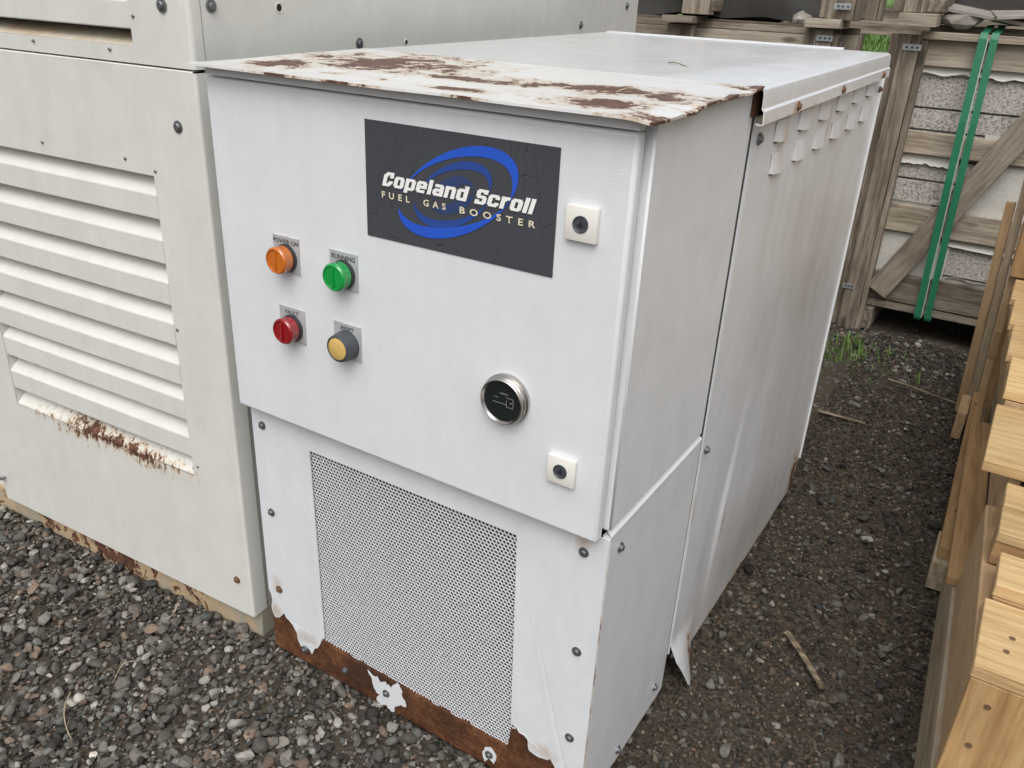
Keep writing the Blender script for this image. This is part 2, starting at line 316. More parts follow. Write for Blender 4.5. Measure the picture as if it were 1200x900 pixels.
def lathe(name, prof, c, axis, mat, parent=None, n=24, world=True, smooth=True, ang=35):
    """profile (radius, distance along axis) turned about axis 'y-' (towards -Y), 'x+' or 'z'"""
    bm = bmesh.new(); rings = []
    for r, d in prof:
        ring = []
        for i in range(n if r > 1e-6 else 1):
            a = 2 * math.pi * i / n; q = (r * math.cos(a), r * math.sin(a), d)
            if axis == 'y-': co = (q[0], -q[2], q[1])
            elif axis == 'x+': co = (q[2], q[0], q[1])
            else: co = q
            ring.append(bm.verts.new(co))
        rings.append(ring)
    for a, b in zip(rings, rings[1:]):
        for i in range(n):
            j = (i + 1) % n
            if len(a) == 1 and len(b) == 1: continue
            if len(a) == 1: bm.faces.new((a[0], b[i], b[j]))
            elif len(b) == 1: bm.faces.new((a[i], b[0], a[j]))
            else: bm.faces.new((a[i], b[i], b[j], a[j]))
    o = frombm(name, bm, mat, parent, world, smooth, ang); o.location = c
    return o
def poly(name, pts, y0, y1, mat, parent=None, world=True, axis='y', jig=0.0):
    """flat outline (a, z) given a thickness; axis 'y': a = x; axis 'x': a = y"""
    bm = bmesh.new()
    def co(a, z, d): return (a, d, z) if axis == 'y' else (d, a, z)
    vs = [bm.verts.new(co(a, z, y0)) for a, z in pts]
    for t in tessellate_polygon([[Vector((a, z, 0)) for a, z in pts]]):
        try: bm.faces.new([vs[i] for i in t])
        except ValueError: pass
    ex = bmesh.ops.extrude_face_region(bm, geom=bm.faces[:])
    for g in ex['geom']:
        if isinstance(g, bmesh.types.BMVert):
            if axis == 'y': g.co.y = y1
            else: g.co.x = y1
    if jig:
        for v in bm.verts:
            d = jig * (mnoise.noise(v.co * 25) + .3)
            if axis == 'y': v.co.y -= d
    return frombm(name, bm, mat, parent, world)
def jag(pts, amp=0.004, step=0.008, seed=0):
    """roughen a polyline like torn paint"""
    r = random.Random(seed); out = []
    for (a, b), (c, d) in zip(pts, pts[1:]):
        L = math.hypot(c - a, d - b); k = max(1, int(L / step))
        for i in range(k):
            t = i / k; j = amp if i else amp * .3
            out.append((a + (c - a) * t + r.uniform(-j, j), b + (d - b) * t + r.uniform(-j, j)))
    out.append(pts[-1]); return out
def strip_mesh(name, rows, mat, parent=None, world=True, smooth=False, thick=0.0):
    """rows of equal length joined to a grid"""
    n = len(rows[0]); v = [p for r in rows for p in r]; f = []
    for i in range(len(rows) - 1):
        for j in range(n - 1): f.append((i * n + j, i * n + j + 1, (i + 1) * n + j + 1, (i + 1) * n + j))
    o = pydata(name, v, f, mat, parent, world, smooth)
    if thick:
        md = o.modifiers.new('thickness', 'SOLIDIFY'); md.thickness = thick; md.offset = 0
        if smooth: es = o.modifiers.new('crisp_rim', 'EDGE_SPLIT'); es.split_angle = math.radians(35)
    return o
def board(name, c, size, mat, parent, rot=(0, 0, 0), seed=None, bev=0.0016):
    """plank of its own: long axis = local X, real edges, a trace of warp and chipped corners"""
    r = random.Random(seed if seed is not None else hash((round(c[0], 3), round(c[1], 3), round(c[2], 3))) & 0xffff)
    lx, ly, lz = size; bm = bmesh.new(); bmesh.ops.create_cube(bm, size=1)
    for v in bm.verts: v.co = Vector((v.co.x * lx, v.co.y * ly, v.co.z * lz))
    ed = [e for e in bm.edges if abs((e.verts[0].co - e.verts[1].co).x) > lx * .5]
    bmesh.ops.subdivide_edges(bm, edges=ed, cuts=5)
    bmesh.ops.bevel(bm, geom=[e for e in bm.edges if e.calc_face_angle(0) > 1.0], offset=min(bev, ly * .2, lz * .2), segments=1, affect='EDGES')
    o0 = r.uniform(0, 50)
    for v in bm.verts:
        q = Vector((v.co.x * 2.2 + o0, v.co.y * 3, v.co.z * 3))
        v.co += Vector((0.4 * mnoise.noise(q * 3 + Vector((3, 3, 3))), mnoise.noise(q), mnoise.noise(q + Vector((9, 2, 4))))) * min(0.0035, 0.06 * min(ly, lz))
    o = frombm(name, bm, mat, parent, True); o.location = c; o.rotation_euler = rot
    return o
def screw(c, axis, parent, r=0.0075, mat='bolt', name='screw', world=True, washer=True):
    key = (axis, r, mat)
    if key not in SC:
        pr = [(0, .0062), (r * .5, .006), (r * .62, .0048), (r * .64, .0022)] if washer else [(0, .003), (r * .6, .0026), (r, .0005)]
        if washer: pr += [(r * .98, .002), (r, .0005), (r, -.001)]
        else: pr += [(r, -.001)]
        o = lathe(name, pr, c, axis, mat, parent, n=12, world=world, ang=30); SC[key] = o.data; return o
    o = bpy.data.objects.new(name, SC[key]); link(o, parent, world); o.location = c; return o
SC = {}
def text(name, s, size, x, z, y, mat, parent, shear=0.0, bold=0.0, space=1.0, width=None, cx=False):
    cu = bpy.data.curves.new('txt', 'FONT'); cu.body = s; cu.size = size; cu.shear = shear; cu.offset = bold; cu.space_character = space; cu.resolution_u = 4
    to = bpy.data.objects.new('txt', cu); COL.objects.link(to)
    dg = bpy.context.evaluated_depsgraph_get(); me = bpy.data.meshes.new_from_object(to.evaluated_get(dg))
    COL.objects.unlink(to); bpy.data.objects.remove(to); bpy.data.curves.remove(cu)
    co = np.empty(len(me.vertices) * 3); me.vertices.foreach_get('co', co); co = co.reshape(-1, 3)
    co[:, 0] -= co[:, 0].min(); wd = co[:, 0].max()
    k = width / wd if width else 1.0; co[:, 0] *= k
    ox = x - (co[:, 0].max() / 2 if cx else 0)
    me.vertices.foreach_set('co', np.stack([co[:, 0] + ox, np.full(len(co), y), co[:, 1] + z], 1).ravel()); me.update()
    me.materials.clear(); me.materials.append(MAT[mat])
    return link(bpy.data.objects.new(name, me), parent)

# ================================================================== GROUND
def gz(x, y):
    return 0.012 * mnoise.noise(Vector((x * 1.3, y * 1.3, 0))) + 0.006 * mnoise.noise(Vector((x * 6, y * 6, 3)))
def axis_vals(lo, a, b, hi, fine):
    left = [lo, lo * .5 + a * .5, a - 3, a - 1.2, a - .5]; right = [b + .5, b + 1.2, b + 3, b + 8, hi]
    return left + list(np.arange(a, b + 1e-6, fine)) + right
xs = axis_vals(-120, -2.2, 2.0, 120, 0.03); ys = axis_vals(-60, -1.6, 3.6, 160, 0.03)
rows = [[(x, y, (gz(x, y) if -3 < x < 3 and -3 < y < 5 else 0) - 0.008) for x in xs] for y in ys]
tag(strip_mesh('ground', rows, 'soil', smooth=True), None, None, kind='structure')

# ================================================================== BOOSTER CABINET
B = thing('booster_cabinet', 'white steel fuel gas booster cabinet with rusted roof and perforated front screen', 'cabinet', (0.38, 0.73, 0))
XR = 0.759; YS = 0.410; YR = 1.452
# carcass, dark inside (stands behind all sheets)
box('inner_frame', (0.02, 0.06, 0.02), (XR - 0.036, YR - 0.01, 1.185), 'dark', B)
# upper front housing (the box behind the door)
hb = bm_box((0.001, 0.027, 0.632), (XR, YS - 0.006, 1.2125))
for v_ in hb.verts:
    if v_.co.z > 1 and v_.co.y > .2: v_.co.z += .013
bmesh.ops.bevel(hb, geom=hb.edges[:], offset=.003, segments=2, affect='EDGES')
frombm('housing', hb, 'white', B, smooth=True, auto=40, flat=6)
# sealing strip round the door and door leaf with folded edge
box('door_gasket', (0.012, 0.0215, 0.640), (0.738, 0.0268, 1.196), 'rubber', B)
door = frombm('door', bm_box((0.0, 0.0, 0.622), (0.75, 0.0212, 1.203), 0.006, 3), 'door', B, smooth=True, auto=50, flat=6)
# lower front panel: torn along its foot, notched for the screen
mesh_pts = [(0.601, 0.561), (0.148, 0.560)]
right_j = jag([(0.759, 0.018), (0.744, 0.030), (0.738, 0.070), (0.727, 0.060), (0.716, 0.105), (0.708, 0.100), (0.695, 0.122), (0.672, 0.112), (0.651, 0.116), (0.646, 0.140), (0.628, 0.146), (0.613, 0.156)], 0.003, 0.008, 3)
left_j = jag([(0.156, 0.116), (0.150, 0.112), (0.143, 0.094), (0.126, 0.074), (0.117, 0.052), (0.106, 0.064), (0.083, 0.058), (0.076, 0.088), (0.066, 0.106), (0.046, 0.115), (0.040, 0.126), (0.026, 0.106), (0.013, 0.101), (0.004, 0.12), (0.006, 0.165), (0.0, 0.17)], 0.003, 0.008, 5)
out = [(0.0, 0.617), (XR, 0.617)] + right_j + [(0.6105, 0.157)] + mesh_pts + left_j
poly('lower_front_panel', out, 0.028, 0.0305, 'white', B, jig=0.0012)
# perforated screen: sheet with staggered round holes
def perforated(x0, x1, z0, z1, y, pitch, rad, nseg=8):
    v = []; f = []; dz = pitch * math.sqrt(3) / 2; nr = int((z1 - z0) / dz); dz = (z1 - z0) / nr; nc = int((x1 - x0) / pitch)
    px = (x1 - x0) / (nc + .5)
    for r in range(nr):
        for c in range(nc):
            cx = x0 + (c + .5 + (.5 if r % 2 else 0)) * px; cz = z0 + (r + .5) * dz
            b = len(v); ox = []
            k = 8
            sq = [(.5, 0), (.5, .5), (0, .5), (-.5, .5), (-.5, 0), (-.5, -.5), (0, -.5), (.5, -.5)]
            for i in range(k):
                a = 2 * math.pi * i / k
                v.append((cx + sq[i][0] * px, y, cz + sq[i][1] * dz)); v.append((cx + rad * math.cos(a), y, cz + rad * math.sin(a))); v.append((cx + rad * math.cos(a), y + .0015, cz + rad * math.sin(a)))
            for i in range(k):
                j = (i + 1) % k
                f.append((b + 3 * i, b + 3 * j, b + 3 * j + 1, b + 3 * i + 1)); f.append((b + 3 * i + 1, b + 3 * j + 1, b + 3 * j + 2, b + 3 * i + 2))
        e = x0 + (0 if r % 2 else nc) * px; ze = z0 + r * dz
        b = len(v); v += [(e, y, ze), (e + px * .5, y, ze), (e + px * .5, y, ze + dz), (e, y, ze + dz)]; f.append((b, b + 1, b + 2, b + 3))
    return v, f
v, f = perforated(0.140, 0.620, 0.090, 0.570, 0.0325, 0.0076, 0.0032)
# the foot of the screen follows the torn edge: keep what lies above it
pydata('perforated_screen', v, f, 'mesh', B)
# rusty kick plate: rolled under at the foot
prof = [(0.0350, 0.20), (0.0348, 0.115), (0.0270, 0.112), (0.0262, 0.085), (0.0268, 0.045), (0.030, 0.020), (0.040, 0.004), (0.060, -0.004)]
nx = 260; rows = []
pf2 = []
for (ya, za), (yb, zb) in zip(prof, prof[1:]):
    kk = 1 if za > .111 else max(1, int(abs(za - zb) / .004))
    pf2 += [(ya + (yb - ya) * t / kk, za + (zb - za) * t / kk) for t in range(kk)]
prof = pf2 + [prof[-1]]
for yy, zz in prof:
    row = []
    for i in range(nx + 1):
        x = 0.001 + (XR - 0.002) * i / nx; top = 0.104 + 0.006 * mnoise.noise(Vector((x * 40, 1, 0))) - 0.012 * (x - .15) / .45 * (0.15 < x < .62)
        z = zz
        if zz == 0.20: z = top + .012
        if zz in (0.115, 0.112): z = top + (0.003 if zz == 0.115 else 0) + (0.05 if x < .145 or x > .607 else 0)
        y = yy + 0.0010 * mnoise.noise(Vector((x * 18, zz * 30, 5))) + 0.0011 * mnoise.noise(Vector((x * 90, zz * 120, 8))) + 0.0006 * mnoise.noise(Vector((x * 260, zz * 300, 2)))
        if x < .145 or x > .607: y = max(y, 0.0318)
        row.append((x, y, z))
    rows.append(row)
strip_mesh('kick_plate', rows, 'rust', B)
# surviving paint flakes round two fixings
fl = [(0.277, 0.100), (0.290, 0.093), (0.300, 0.098), (0.308, 0.086), (0.322, 0.094), (0.336, 0.086), (0.351, 0.110), (0.361, 0.098), (0.367, 0.075), (0.374, 0.058), (0.352, 0.048), (0.336, 0.022), (0.324, 0.034), (0.310, 0.026), (0.298, 0.036), (0.306, 0.052), (0.290, 0.062)]
poly('paint_flake', jag(fl + fl[:1], 0.0035, 0.005, 8)[:-1], 0.0245, 0.0235, 'white', B)
fl = [(0.560, 0.068), (0.575, 0.076), (0.587, 0.062), (0.582, 0.038), (0.571, 0.046), (0.562, 0.032), (0.556, 0.05)]
poly('paint_flake', jag(fl + fl[:1], 0.0015, 0.006, 9)[:-1], 0.0245, 0.0235, 'white', B)
# lower right side panel + upper housing ledge
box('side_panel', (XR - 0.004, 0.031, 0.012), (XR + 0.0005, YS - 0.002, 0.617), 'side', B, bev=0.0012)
lg = strip_mesh('ledge', [[(XR + .0015, .030, .6215), (XR + .0015, YS - .004, .6215)], [(XR - .006, .030, .631), (XR - .006, YS - .004, .631)], [(XR - .02, .030, .632), (XR - .02, YS - .004, .632)]], 'white', B)
box('ledge_lip', (XR - .012, .030, .6172), (XR + .0015, YS - .004, .6213), 'white', B)
# long rear side panel: dented sheet, its front foot bent outwards
def rear_side(y, z):
    x = XR + 0.001
    c_ = y - (0.640 + (z - .33) * .12); e_ = math.exp(-((z - .35) / .17) ** 2)
    x -= 0.0060 * e_ * (max(0, 1 + c_ / .11) if c_ < 0 else max(0, 1 - c_ / .018))
    x += 0.0010 * math.sin(y * 7) * max(0, 1 - z / .7)
    x += 0.0012 * mnoise.noise(Vector((y * 4, z * 4, 1)))
    k = max(0, 1 - (y - .425) / .15) * max(0, 1 - z / .12); x += 0.060 * k
    return x
ny, nz = 110, 70; rows = []
for j in range(nz + 1):
    row = []
    for i in range(ny + 1):
        y = YS + 0.012 + (YR - YS - 0.012) * i / ny
        zb = 0.012 + 0.006 * mnoise.noise(Vector((y * 9, 0, 0))) + (0.09 * max(0, (y - 1.40) / .052)) + 0.07 * max(0, 1 - (y - .422) / .03) - .012 * max(0, 1 - abs(y - .49) / .06)
        zt = 1.186 + 0.018 * (y - .41)
        z = zb + (zt - zb) * (j / nz) ** 1.15
        row.append((rear_side(y, z), y, z))
    rows.append(row)
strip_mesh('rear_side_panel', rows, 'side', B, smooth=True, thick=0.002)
box('rear_edge_trim', (XR - 0.002, YR, 0.09), (XR + 0.006, YR + 0.008, 1.20), 'white', B, bev=0.001)
# recessed seam with its pale return edge between the two halves
box('seam_channel', (XR - 0.034, YS - 0.012, 0.05), (XR - 0.028, YS + 0.020, 1.2), 'dark', B)
box('seam_shade_strip', (XR - 0.010, YS - 0.0058, 0.06), (XR - 0.0012, YS + 0.0060, 1.19), 'rubber', B)  # black strip added to paint in the shade of the open seam
box('seam_edge', (XR - 0.004, YS + 0.0065, 0.10), (XR + 0.002, YS + 0.0090, 1.20), 'white', B)
box('back_panel', (0.0, YR - 0.004, 0.05), (XR - 0.004, YR, 1.20), 'white', B)
box('left_panel', (0.0, 0.034, 0.05), (0.004, YR - 0.006, 1.19), 'white', B)
# roof: front sheet with bent rusty edge
rows = []
nyr, nxr = 24, 60
for j in range(nyr + 1):
    y = -0.026 + (0.3835 + 0.026) * j / nyr; row = []
    for i in range(nxr + 1):
        x = -0.004 + (0.775 + 0.004) * i / nxr
        z = 1.2205 + 0.0272 * max(0, y) + 0.0012 * mnoise.noise(Vector((x * 7, y * 7, 2))) * min(1, (.3835 - y) / .1)
        e = max(0, (x - .745) / .03); z += e * 0.005 * mnoise.noise(Vector((y * 14, 3, 1))) - 0.004 * e * (y < .12)
        z -= 0.006 * max(0, 1 - (x + .004) / .03) * 0
        row.append((x, y, z))
    rows.append(row)
strip_mesh('front_roof', rows, 'roof', B, smooth=True, thick=0.0035)
box('roof_drip_edge', (0.010, -0.006, 1.2055), (0.752, 0.010, 1.2165), 'white', B)
# rear roof cap: flat top, folded lip with a step, slightly rising to the back
def zr(y): return 1.2308 + 0.0195 * (y - .38)
y0, y1 = 0.384, 1.40
secs = [(-.004, 0), (0.30, 0), (0.60, 0), (0.768, 0), (0.7745, -.003), (0.7765, -.010), (0.7768, -.030), (0.7805, -.0335), (0.7812, -.052), (0.7770, -.0535), (0.770, -.052)]
rows = []
for k in range(21):
    y = y0 + (y1 - y0) * k / 20
    rows.append([(a + (0.0008 * mnoise.noise(Vector((y * 9, 0, 7))) if a > .77 else 0), y, zr(y) + d) for a, d in secs])
strip_mesh('rear_roof', rows, 'roof_rear', B, smooth=True, thick=0.0018).data.set_sharp_from_angle(angle=math.radians(35))
for yy, m in ((0.575, 'bolt_rust'), (0.905, 'bolt_rust'), (1.32, 'bolt_rust')):
    screw((0.781, yy, zr(yy) - .043), 'x+', B, 0.0085, m)
strip_mesh('rear_roof_flange', [[(x, 1.402, zr(1.4) - .001) for x in (0.0, .66)], [(x, 1.425, zr(1.4) + .004) for x in (0.0, .66)]], 'roof_rear', B, thick=0.0015)
strip_mesh('rear_roof_end', [[(x, 1.401, zr(1.4) - .002) for x in (0.0, .775)], [(x, 1.403, zr(1.4) - .05) for x in (0.0, .775)]], 'roof_rear', B, thick=0.0015)
box('seam_plate', (XR - 0.003, 0.386, 1.188), (XR + 0.0045, YS + 0.009, 1.2275), 'rust', B, bev=.001)
# scooped louvres, two rows of six
def scoop():
    bm = bmesh.new(); W = 0.086; H = 0.033; n = 8; O = 0.0065
    top = [bm.verts.new((0.0012, -W / 2 * .99 + W * .99 * i / n, H)) for i in range(n + 1)]
    low = []
    for i in range(n + 1):
        a = -1 + 2 * i / n; low.append(bm.verts.new((O * (1 - a ** 6), a * W / 2 * (.97 + .03 * abs(a)), -.003 * (1 - a * a))))
    for i in range(n): bm.faces.new((top[i], top[i + 1], low[i + 1], low[i]))
    return bm
sco = None
for row, (zz0, ya, yb) in enumerate(((1.136, 0.576, 1.31), (1.081, 0.582, 1.29))):
    for i in range(6):
        y = ya + (yb - ya) * i / 5; zc = zz0 + 0.034 * (y - .58)
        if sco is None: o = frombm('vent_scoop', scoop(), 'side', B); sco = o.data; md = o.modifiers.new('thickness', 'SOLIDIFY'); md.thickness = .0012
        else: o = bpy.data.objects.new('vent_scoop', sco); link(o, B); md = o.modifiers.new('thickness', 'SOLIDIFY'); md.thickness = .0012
        o.location = (XR + 0.002, y, zc)
        g = bpy.data.objects.get('vent_gap')
        s = pydata('vent_slot', [(XR + .0022 + .001, y - .034, zc - .0045), (XR + .0022 + .001, y + .034, zc - .0045), (XR + .0032, y + .034, zc + .001), (XR + .0032, y - .034, zc + .001)], [(0, 1, 2, 3)], 'dark', B)
# screws on the front and the side
for x, z in ((0.028, 0.575), (0.032, 0.379), (0.720, 0.580), (0.725, 0.387), (0.728, 0.197), (0.728, 0.06)): screw((x, 0.0272, z), 'y-', B, 0.0085)
screw((0.034, 0.0272, 0.187), 'y-', B, 0.0085, 'bolt_rust')
for x, z in ((0.324, 0.066), (0.571, 0.057), (0.215, 0.066), (0.100, 0.060)): screw((x, 0.0236, z), 'y-', B, 0.0085)
for y, z in ((0.07, 0.581), (0.354, 0.060), (0.184, 0.041), (0.446, 0.075)): screw((XR + .0012, y, z), 'x+', B, 0.0085)
screw((XR + .004, 0.437, 0.585), 'x+', B, 0.008); screw((XR + .004, 0.444, 1.150), 'x+', B, 0.010); screw((XR + .004, 1.43, 1.165), 'x+', B, 0.008, 'bolt_rust')

# --- decal on the door
D = poly('decal', [(0.331, 1.173), (0.648, 1.173), (0.648, 1.006), (0.331, 1.006)], -0.0004, -0.0012, 'decal', door)
def crescent(name, c, ax, tilt, a0, a1, th, mat, y, peak=0.5, n=48, shrink=0.0):
    v = []; f = []
    for i in range(n + 1):
        t = i / n; a = math.radians(a0 + (a1 - a0) * t)
        w_ = th * max(0.02, (math.sin(math.pi * t ** (math.log(.5) / math.log(peak)))) ** 1.15); k = 1 - shrink * t
        for s in (0, 1):
            rx, rz = (ax[0] - s * w_ * 1.15) * k, (ax[1] - s * w_) * k
            X, Z = rx * math.cos(a), rz * math.sin(a); ct, st = math.cos(tilt), math.sin(tilt)
            v.append((c[0] + X * ct - Z * st, y, c[1] + X * st + Z * ct))
    for i in range(n): f.append((2 * i, 2 * i + 1, 2 * i + 3, 2 * i + 2))
    return pydata(name, v, f, mat, door)
tl = math.radians(27)
crescent('swirl', (0.490, 1.092), (0.108, 0.0545), tl, 150, -48, 0.0150, 'blue', -0.0018, 0.60)
crescent('swirl', (0.490, 1.092), (0.108, 0.0550), tl, 166, 318, 0.0158, 'blue', -0.0020, 0.40)
crescent('swirl', (0.488, 1.095), (0.066, 0.0350), tl, 165, -40, 0.0108, 'blue2', -0.0018, 0.60)
crescent('swirl', (0.484, 1.087), (0.070, 0.0400), tl, 160, 325, 0.0115, 'blue2', -0.0018, 0.42)
crescent('swirl', (0.486, 1.092), (0.036, 0.0210), tl, 175, -20, 0.0150, 'blue3', -0.0016, 0.5)
crescent('swirl', (0.484, 1.088), (0.040, 0.0230), tl, 180, 345, 0.0150, 'blue3', -0.0016, 0.5)
# lettering of the decal: heavy squared italic capitals set from small cells
GL = {
'C': ["..XXXXXX", ".XXXXXXX", "XXXX.XXX", "XXX..XXX", "XXX.....", "XXX.....", "XXX..XXX", "XXX.XXXX", "XXXXXXX.", "XXXXXX.."],
'o': ["........", "........", ".XXXXXX.", "XXXXXXXX", "XXX..XXX", "XXX..XXX", "XXX..XXX", "XXX..XXX", "XXXXXXXX", ".XXXXXX."],
'p': ["........", "........", "XXXXXXX.", "XXXXXXXX", "XXX..XXX", "XXX..XXX", "XXX..XXX", "XXX..XXX", "XXXXXXXX", "XXXXXXX.", "XXX.....", "XXX....."],
'e': ["........", "........", ".XXXXXX.", "XXXXXXXX", "XXX..XXX", "XXXXXXXX", "XXXXXXXX", "XXX.....", "XXXXXXX.", ".XXXXXX."],
'l': ["XXX", "XXX", "XXX", "XXX", "XXX", "XXX", "XXX", "XXX", "XXX", "XXX"],
'a': ["........", "........", ".XXXXXX.", ".XXXXXXX", ".....XXX", ".XXXXXXX", "XXXXXXXX", "XXX..XXX", "XXXXXXXX", ".XXXXXXX"],
'n': ["........", "........", "XXXXXXX.", "XXXXXXXX", "XXX..XXX", "XXX..XXX", "XXX..XXX", "XXX..XXX", "XXX..XXX", "XXX..XXX"],
'd': [".....XXX", ".....XXX", ".XXXXXXX", "XXXXXXXX", "XXX..XXX", "XXX..XXX", "XXX..XXX", "XXX..XXX", "XXXXXXXX", ".XXXXXXX"],
'S': [".XXXXXXX", "XXXXXXXX", "XXX..XXX", "XXX.....", "XXXXXXX.", ".XXXXXXX", ".....XXX", "XXX..XXX", "XXXXXXXX", "XXXXXXX."],
'c': ["........", "........", ".XXXXXX.", "XXXXXXXX", "XXX..XXX", "XXX.....", "XXX.....", "XXX..XXX", "XXXXXXXX", ".XXXXXX."],
'r': ["......", "......", "XXXXXX", "XXXXXX", "XXXX..", "XXX...", "XXX...", "XXX...", "XXX...", "XXX..."],
' ': ["...."] * 10}
s_ = "Copeland Scroll"; words = {}; tw = sum(len(GL[c][0]) + 1 for c in s_)
X0, X1, Zb, CAP = 0.362, 0.621, 1.0845, 0.0205
cw = (X1 - X0 - 0.006) / tw; ch = CAP / 10; v = []; f = []; cur = 0
for c in s_:
    if c == ' ': pydata('lettering', v, f, 'text_white', door); v = []; f = []
    for r_, line in enumerate(GL[c]):
        i = 0
        while i < len(line):
            if line[i] == 'X':
                j = i
                while j < len(line) and line[j] == 'X': j += 1
                zt_, zb_ = Zb + CAP - r_ * ch, Zb + CAP - (r_ + 1) * ch
                b = len(v)
                for (q, z) in ((i, zt_), (j, zt_), (j, zb_), (i, zb_)): v.append((X0 + (cur + q) * cw + 0.30 * (z - Zb), -0.0026, z))
                f.append((b, b + 1, b + 2, b + 3)); i = j
            else: i += 1
    cur += len(GL[c][0]) + 1
pydata('lettering', v, f, 'text_white', door)
for wd_, xx_, ww_ in (('FUEL', .3615, .0505), ('GAS', .4365, .0385), ('BOOSTER', .4985, .1205)): text('lettering', wd_, 0.0125, xx_, 1.0675, -0.0026, 'text_cream', door, bold=0.0003, space=1.9, width=ww_)
text('registered_mark', '®', 0.0045, 0.5065, 1.1025, -0.0026, 'text_white', door)

# --- pilot lamps with legend plates
def lamp(xc, zc, words, lensmat, knob=False):
    p0, p1, z0, z1 = xc - 0.0285, xc + 0.0285, zc - 0.030, zc + 0.030
    pl = poly('legend_plate', [(p0, z0), (p1, z0), (p1, z1), (p0, z1)], -0.0004, -0.0020, 'plate', door)
    text('legend_text', words, 0.0105, xc, zc + 0.0175, -0.0023, 'text_dark', pl, bold=0.0002, cx=True)
    zc -= 0.005
    if not knob:
        lathe('lamp_collar', [(0.0232, .0018), (0.0232, .008), (0.020, .009), (0.017, .009)], (xc, 0, zc), 'y-', 'black_plastic', pl, 28)
        L = lathe('lamp_lens', [(0.0218, .009), (0.0224, .012), (0.0216, .0185), (0.0224, .0200), (0.0224, .0250), (0.0205, .0275), (0.0188, .0280), (0.0182, .0262), (0.015, .0260), (0, .0268)], (xc, 0, zc), 'y-', lensmat, pl, 28)
        box('lens_rib', (xc - .0020, -.0296, zc - .0150), (xc + .0020, -.0262, zc + .0150), lensmat, L, bev=.0012)
    else:
        lathe('button_shroud', [(0.0245, .0018), (0.0243, .015), (0.0222, .0265), (0.0196, .0280), (0.0190, .0265)], (xc, 0, zc), 'y-', 'grey_plastic', pl, 32)
        lathe('button_cap', [(0.0188, .0250), (0.0184, .0272), (0.017, .0280), (0, .0280)], (xc, 0, zc), 'y-', 'mustard', pl, 32)
lamp(0.1575, 0.942, 'POWER ON', 'orange'); lamp(0.281, 0.940, 'RUNNING', 'green')
lamp(0.1605, 0.821, 'FAULT', 'red'); lamp(0.283, 0.822, 'RESET', None, True)
# --- hour meter
gx, gzc = 0.588, 0.812
gm = lathe('hour_meter', [(0.0385, .0), (0.0385, .006), (0.036, .007), (0.036, .009), (0.0375, .0105), (0.0368, .013), (0.0350, .0145), (0.0358, .016), (0.0352, .0185), (0.0335, .0192), (0.0312, .0150)], (gx, 0, gzc), 'y-', 'chrome', door, 40, ang=60)
lathe('dial', [(0.0316, .0148), (0, .0148)], (gx, 0, gzc), 'y-', 'dial', gm, 40)
def mark(x0, z0, x1, z1): pydata('dial_marking', [(gx + x0, -.0153, gzc + z0), (gx + x1, -.0153, gzc + z0), (gx + x1, -.0153, gzc + z1), (gx + x0, -.0153, gzc + z1)], [(0, 1, 2, 3)], 'dial_mark', gm)
mark(-.016, -.0035, .007, -.0025); mark(.007, -.006, .008, .0035); mark(.007, -.007, .019, -.006); mark(.007, .0075, .019, .0085); mark(.018, -.006, .019, .008)
mark(-.0135, .0045, -.0065, .0055); mark(-.004, .0125, .006, .0135); mark(.0135, .0, .0165, .002)
text('dial_text', 'HOURS', .0045, gx - .004, gzc + .0112, -.0154, 'dial_mark', gm)
# --- quarter-turn locks
for xc, zc in ((0.687, 1.0855), (0.6865, 0.7275)):
    lk = frombm('lock_plate', bm_box((xc - .0225, -.0085, zc - .0225), (xc + .0225, -.0004, zc + .0225), .0018, 2), 'ivory', door, smooth=True, auto=40)
    kn = lathe('lock_cylinder', [(0.0110, .0080), (0.0110, .0098), (0.0098, .0102), (0.0086, .0090), (0, .0088)], (xc, 0, zc), 'y-', 'grey_plastic', lk, 24)
    pydata('key_slot', [(xc - .005, -.0092, zc - .003), (xc + .0045, -.0092, zc - .0045), (xc + .001, -.0092, zc + .005)], [(0, 1, 2)], 'dark', kn)

# ================================================================== GENERATOR ENCLOSURE (left)
GA = math.atan(.055)
G = thing('generator_enclosure', 'large beige louvred steel enclosure standing left of the white cabinet', 'enclosure', (-.06, .03, 0), GA)
def gpoly(name, pts, y0, y1, mat, parent=G): return poly(name, pts, y0, y1, mat, parent, world=False)
def gbox(name, lo, hi, mat, parent=G, bev=0.0, seg=2): return box(name, lo, hi, mat, parent, bev, seg, world=False)
OX0, OX1, OZ0, OZ1 = -0.737, -0.134, 0.384, 1.014
# lower door: frame of four folded strips around the louvre opening, one sheet
bm = bmesh.new()
def quadgrid(bm, x0, x1, z0, z1, y, dx=0.03):
    nx_, nz_ = max(1, int((x1 - x0) / dx)), max(1, int((z1 - z0) / dx)); g = [[bm.verts.new((x0 + (x1 - x0) * i / nx_, y + .0012 * mnoise.noise(Vector(((x0 + (x1 - x0) * i / nx_) * 3, (z0 + (z1 - z0) * j / nz_) * 3, 4))), z0 + (z1 - z0) * j / nz_)) for i in range(nx_ + 1)] for j in range(nz_ + 1)]
    for j in range(nz_):
        for i in range(nx_): bm.faces.new((g[j][i], g[j][i + 1], g[j + 1][i + 1], g[j + 1][i]))
xsg = [-.886, OX0, OX1, -0.006]; zsg = [.062, OZ0, OZ1, 1.1985]
for a in range(3):
    for b in range(3):
        if (a, b) != (1, 1): quadgrid(bm, xsg[a], xsg[a + 1], zsg[b], zsg[b + 1], 0)
bmesh.ops.remove_doubles(bm, verts=bm.verts, dist=1e-4)
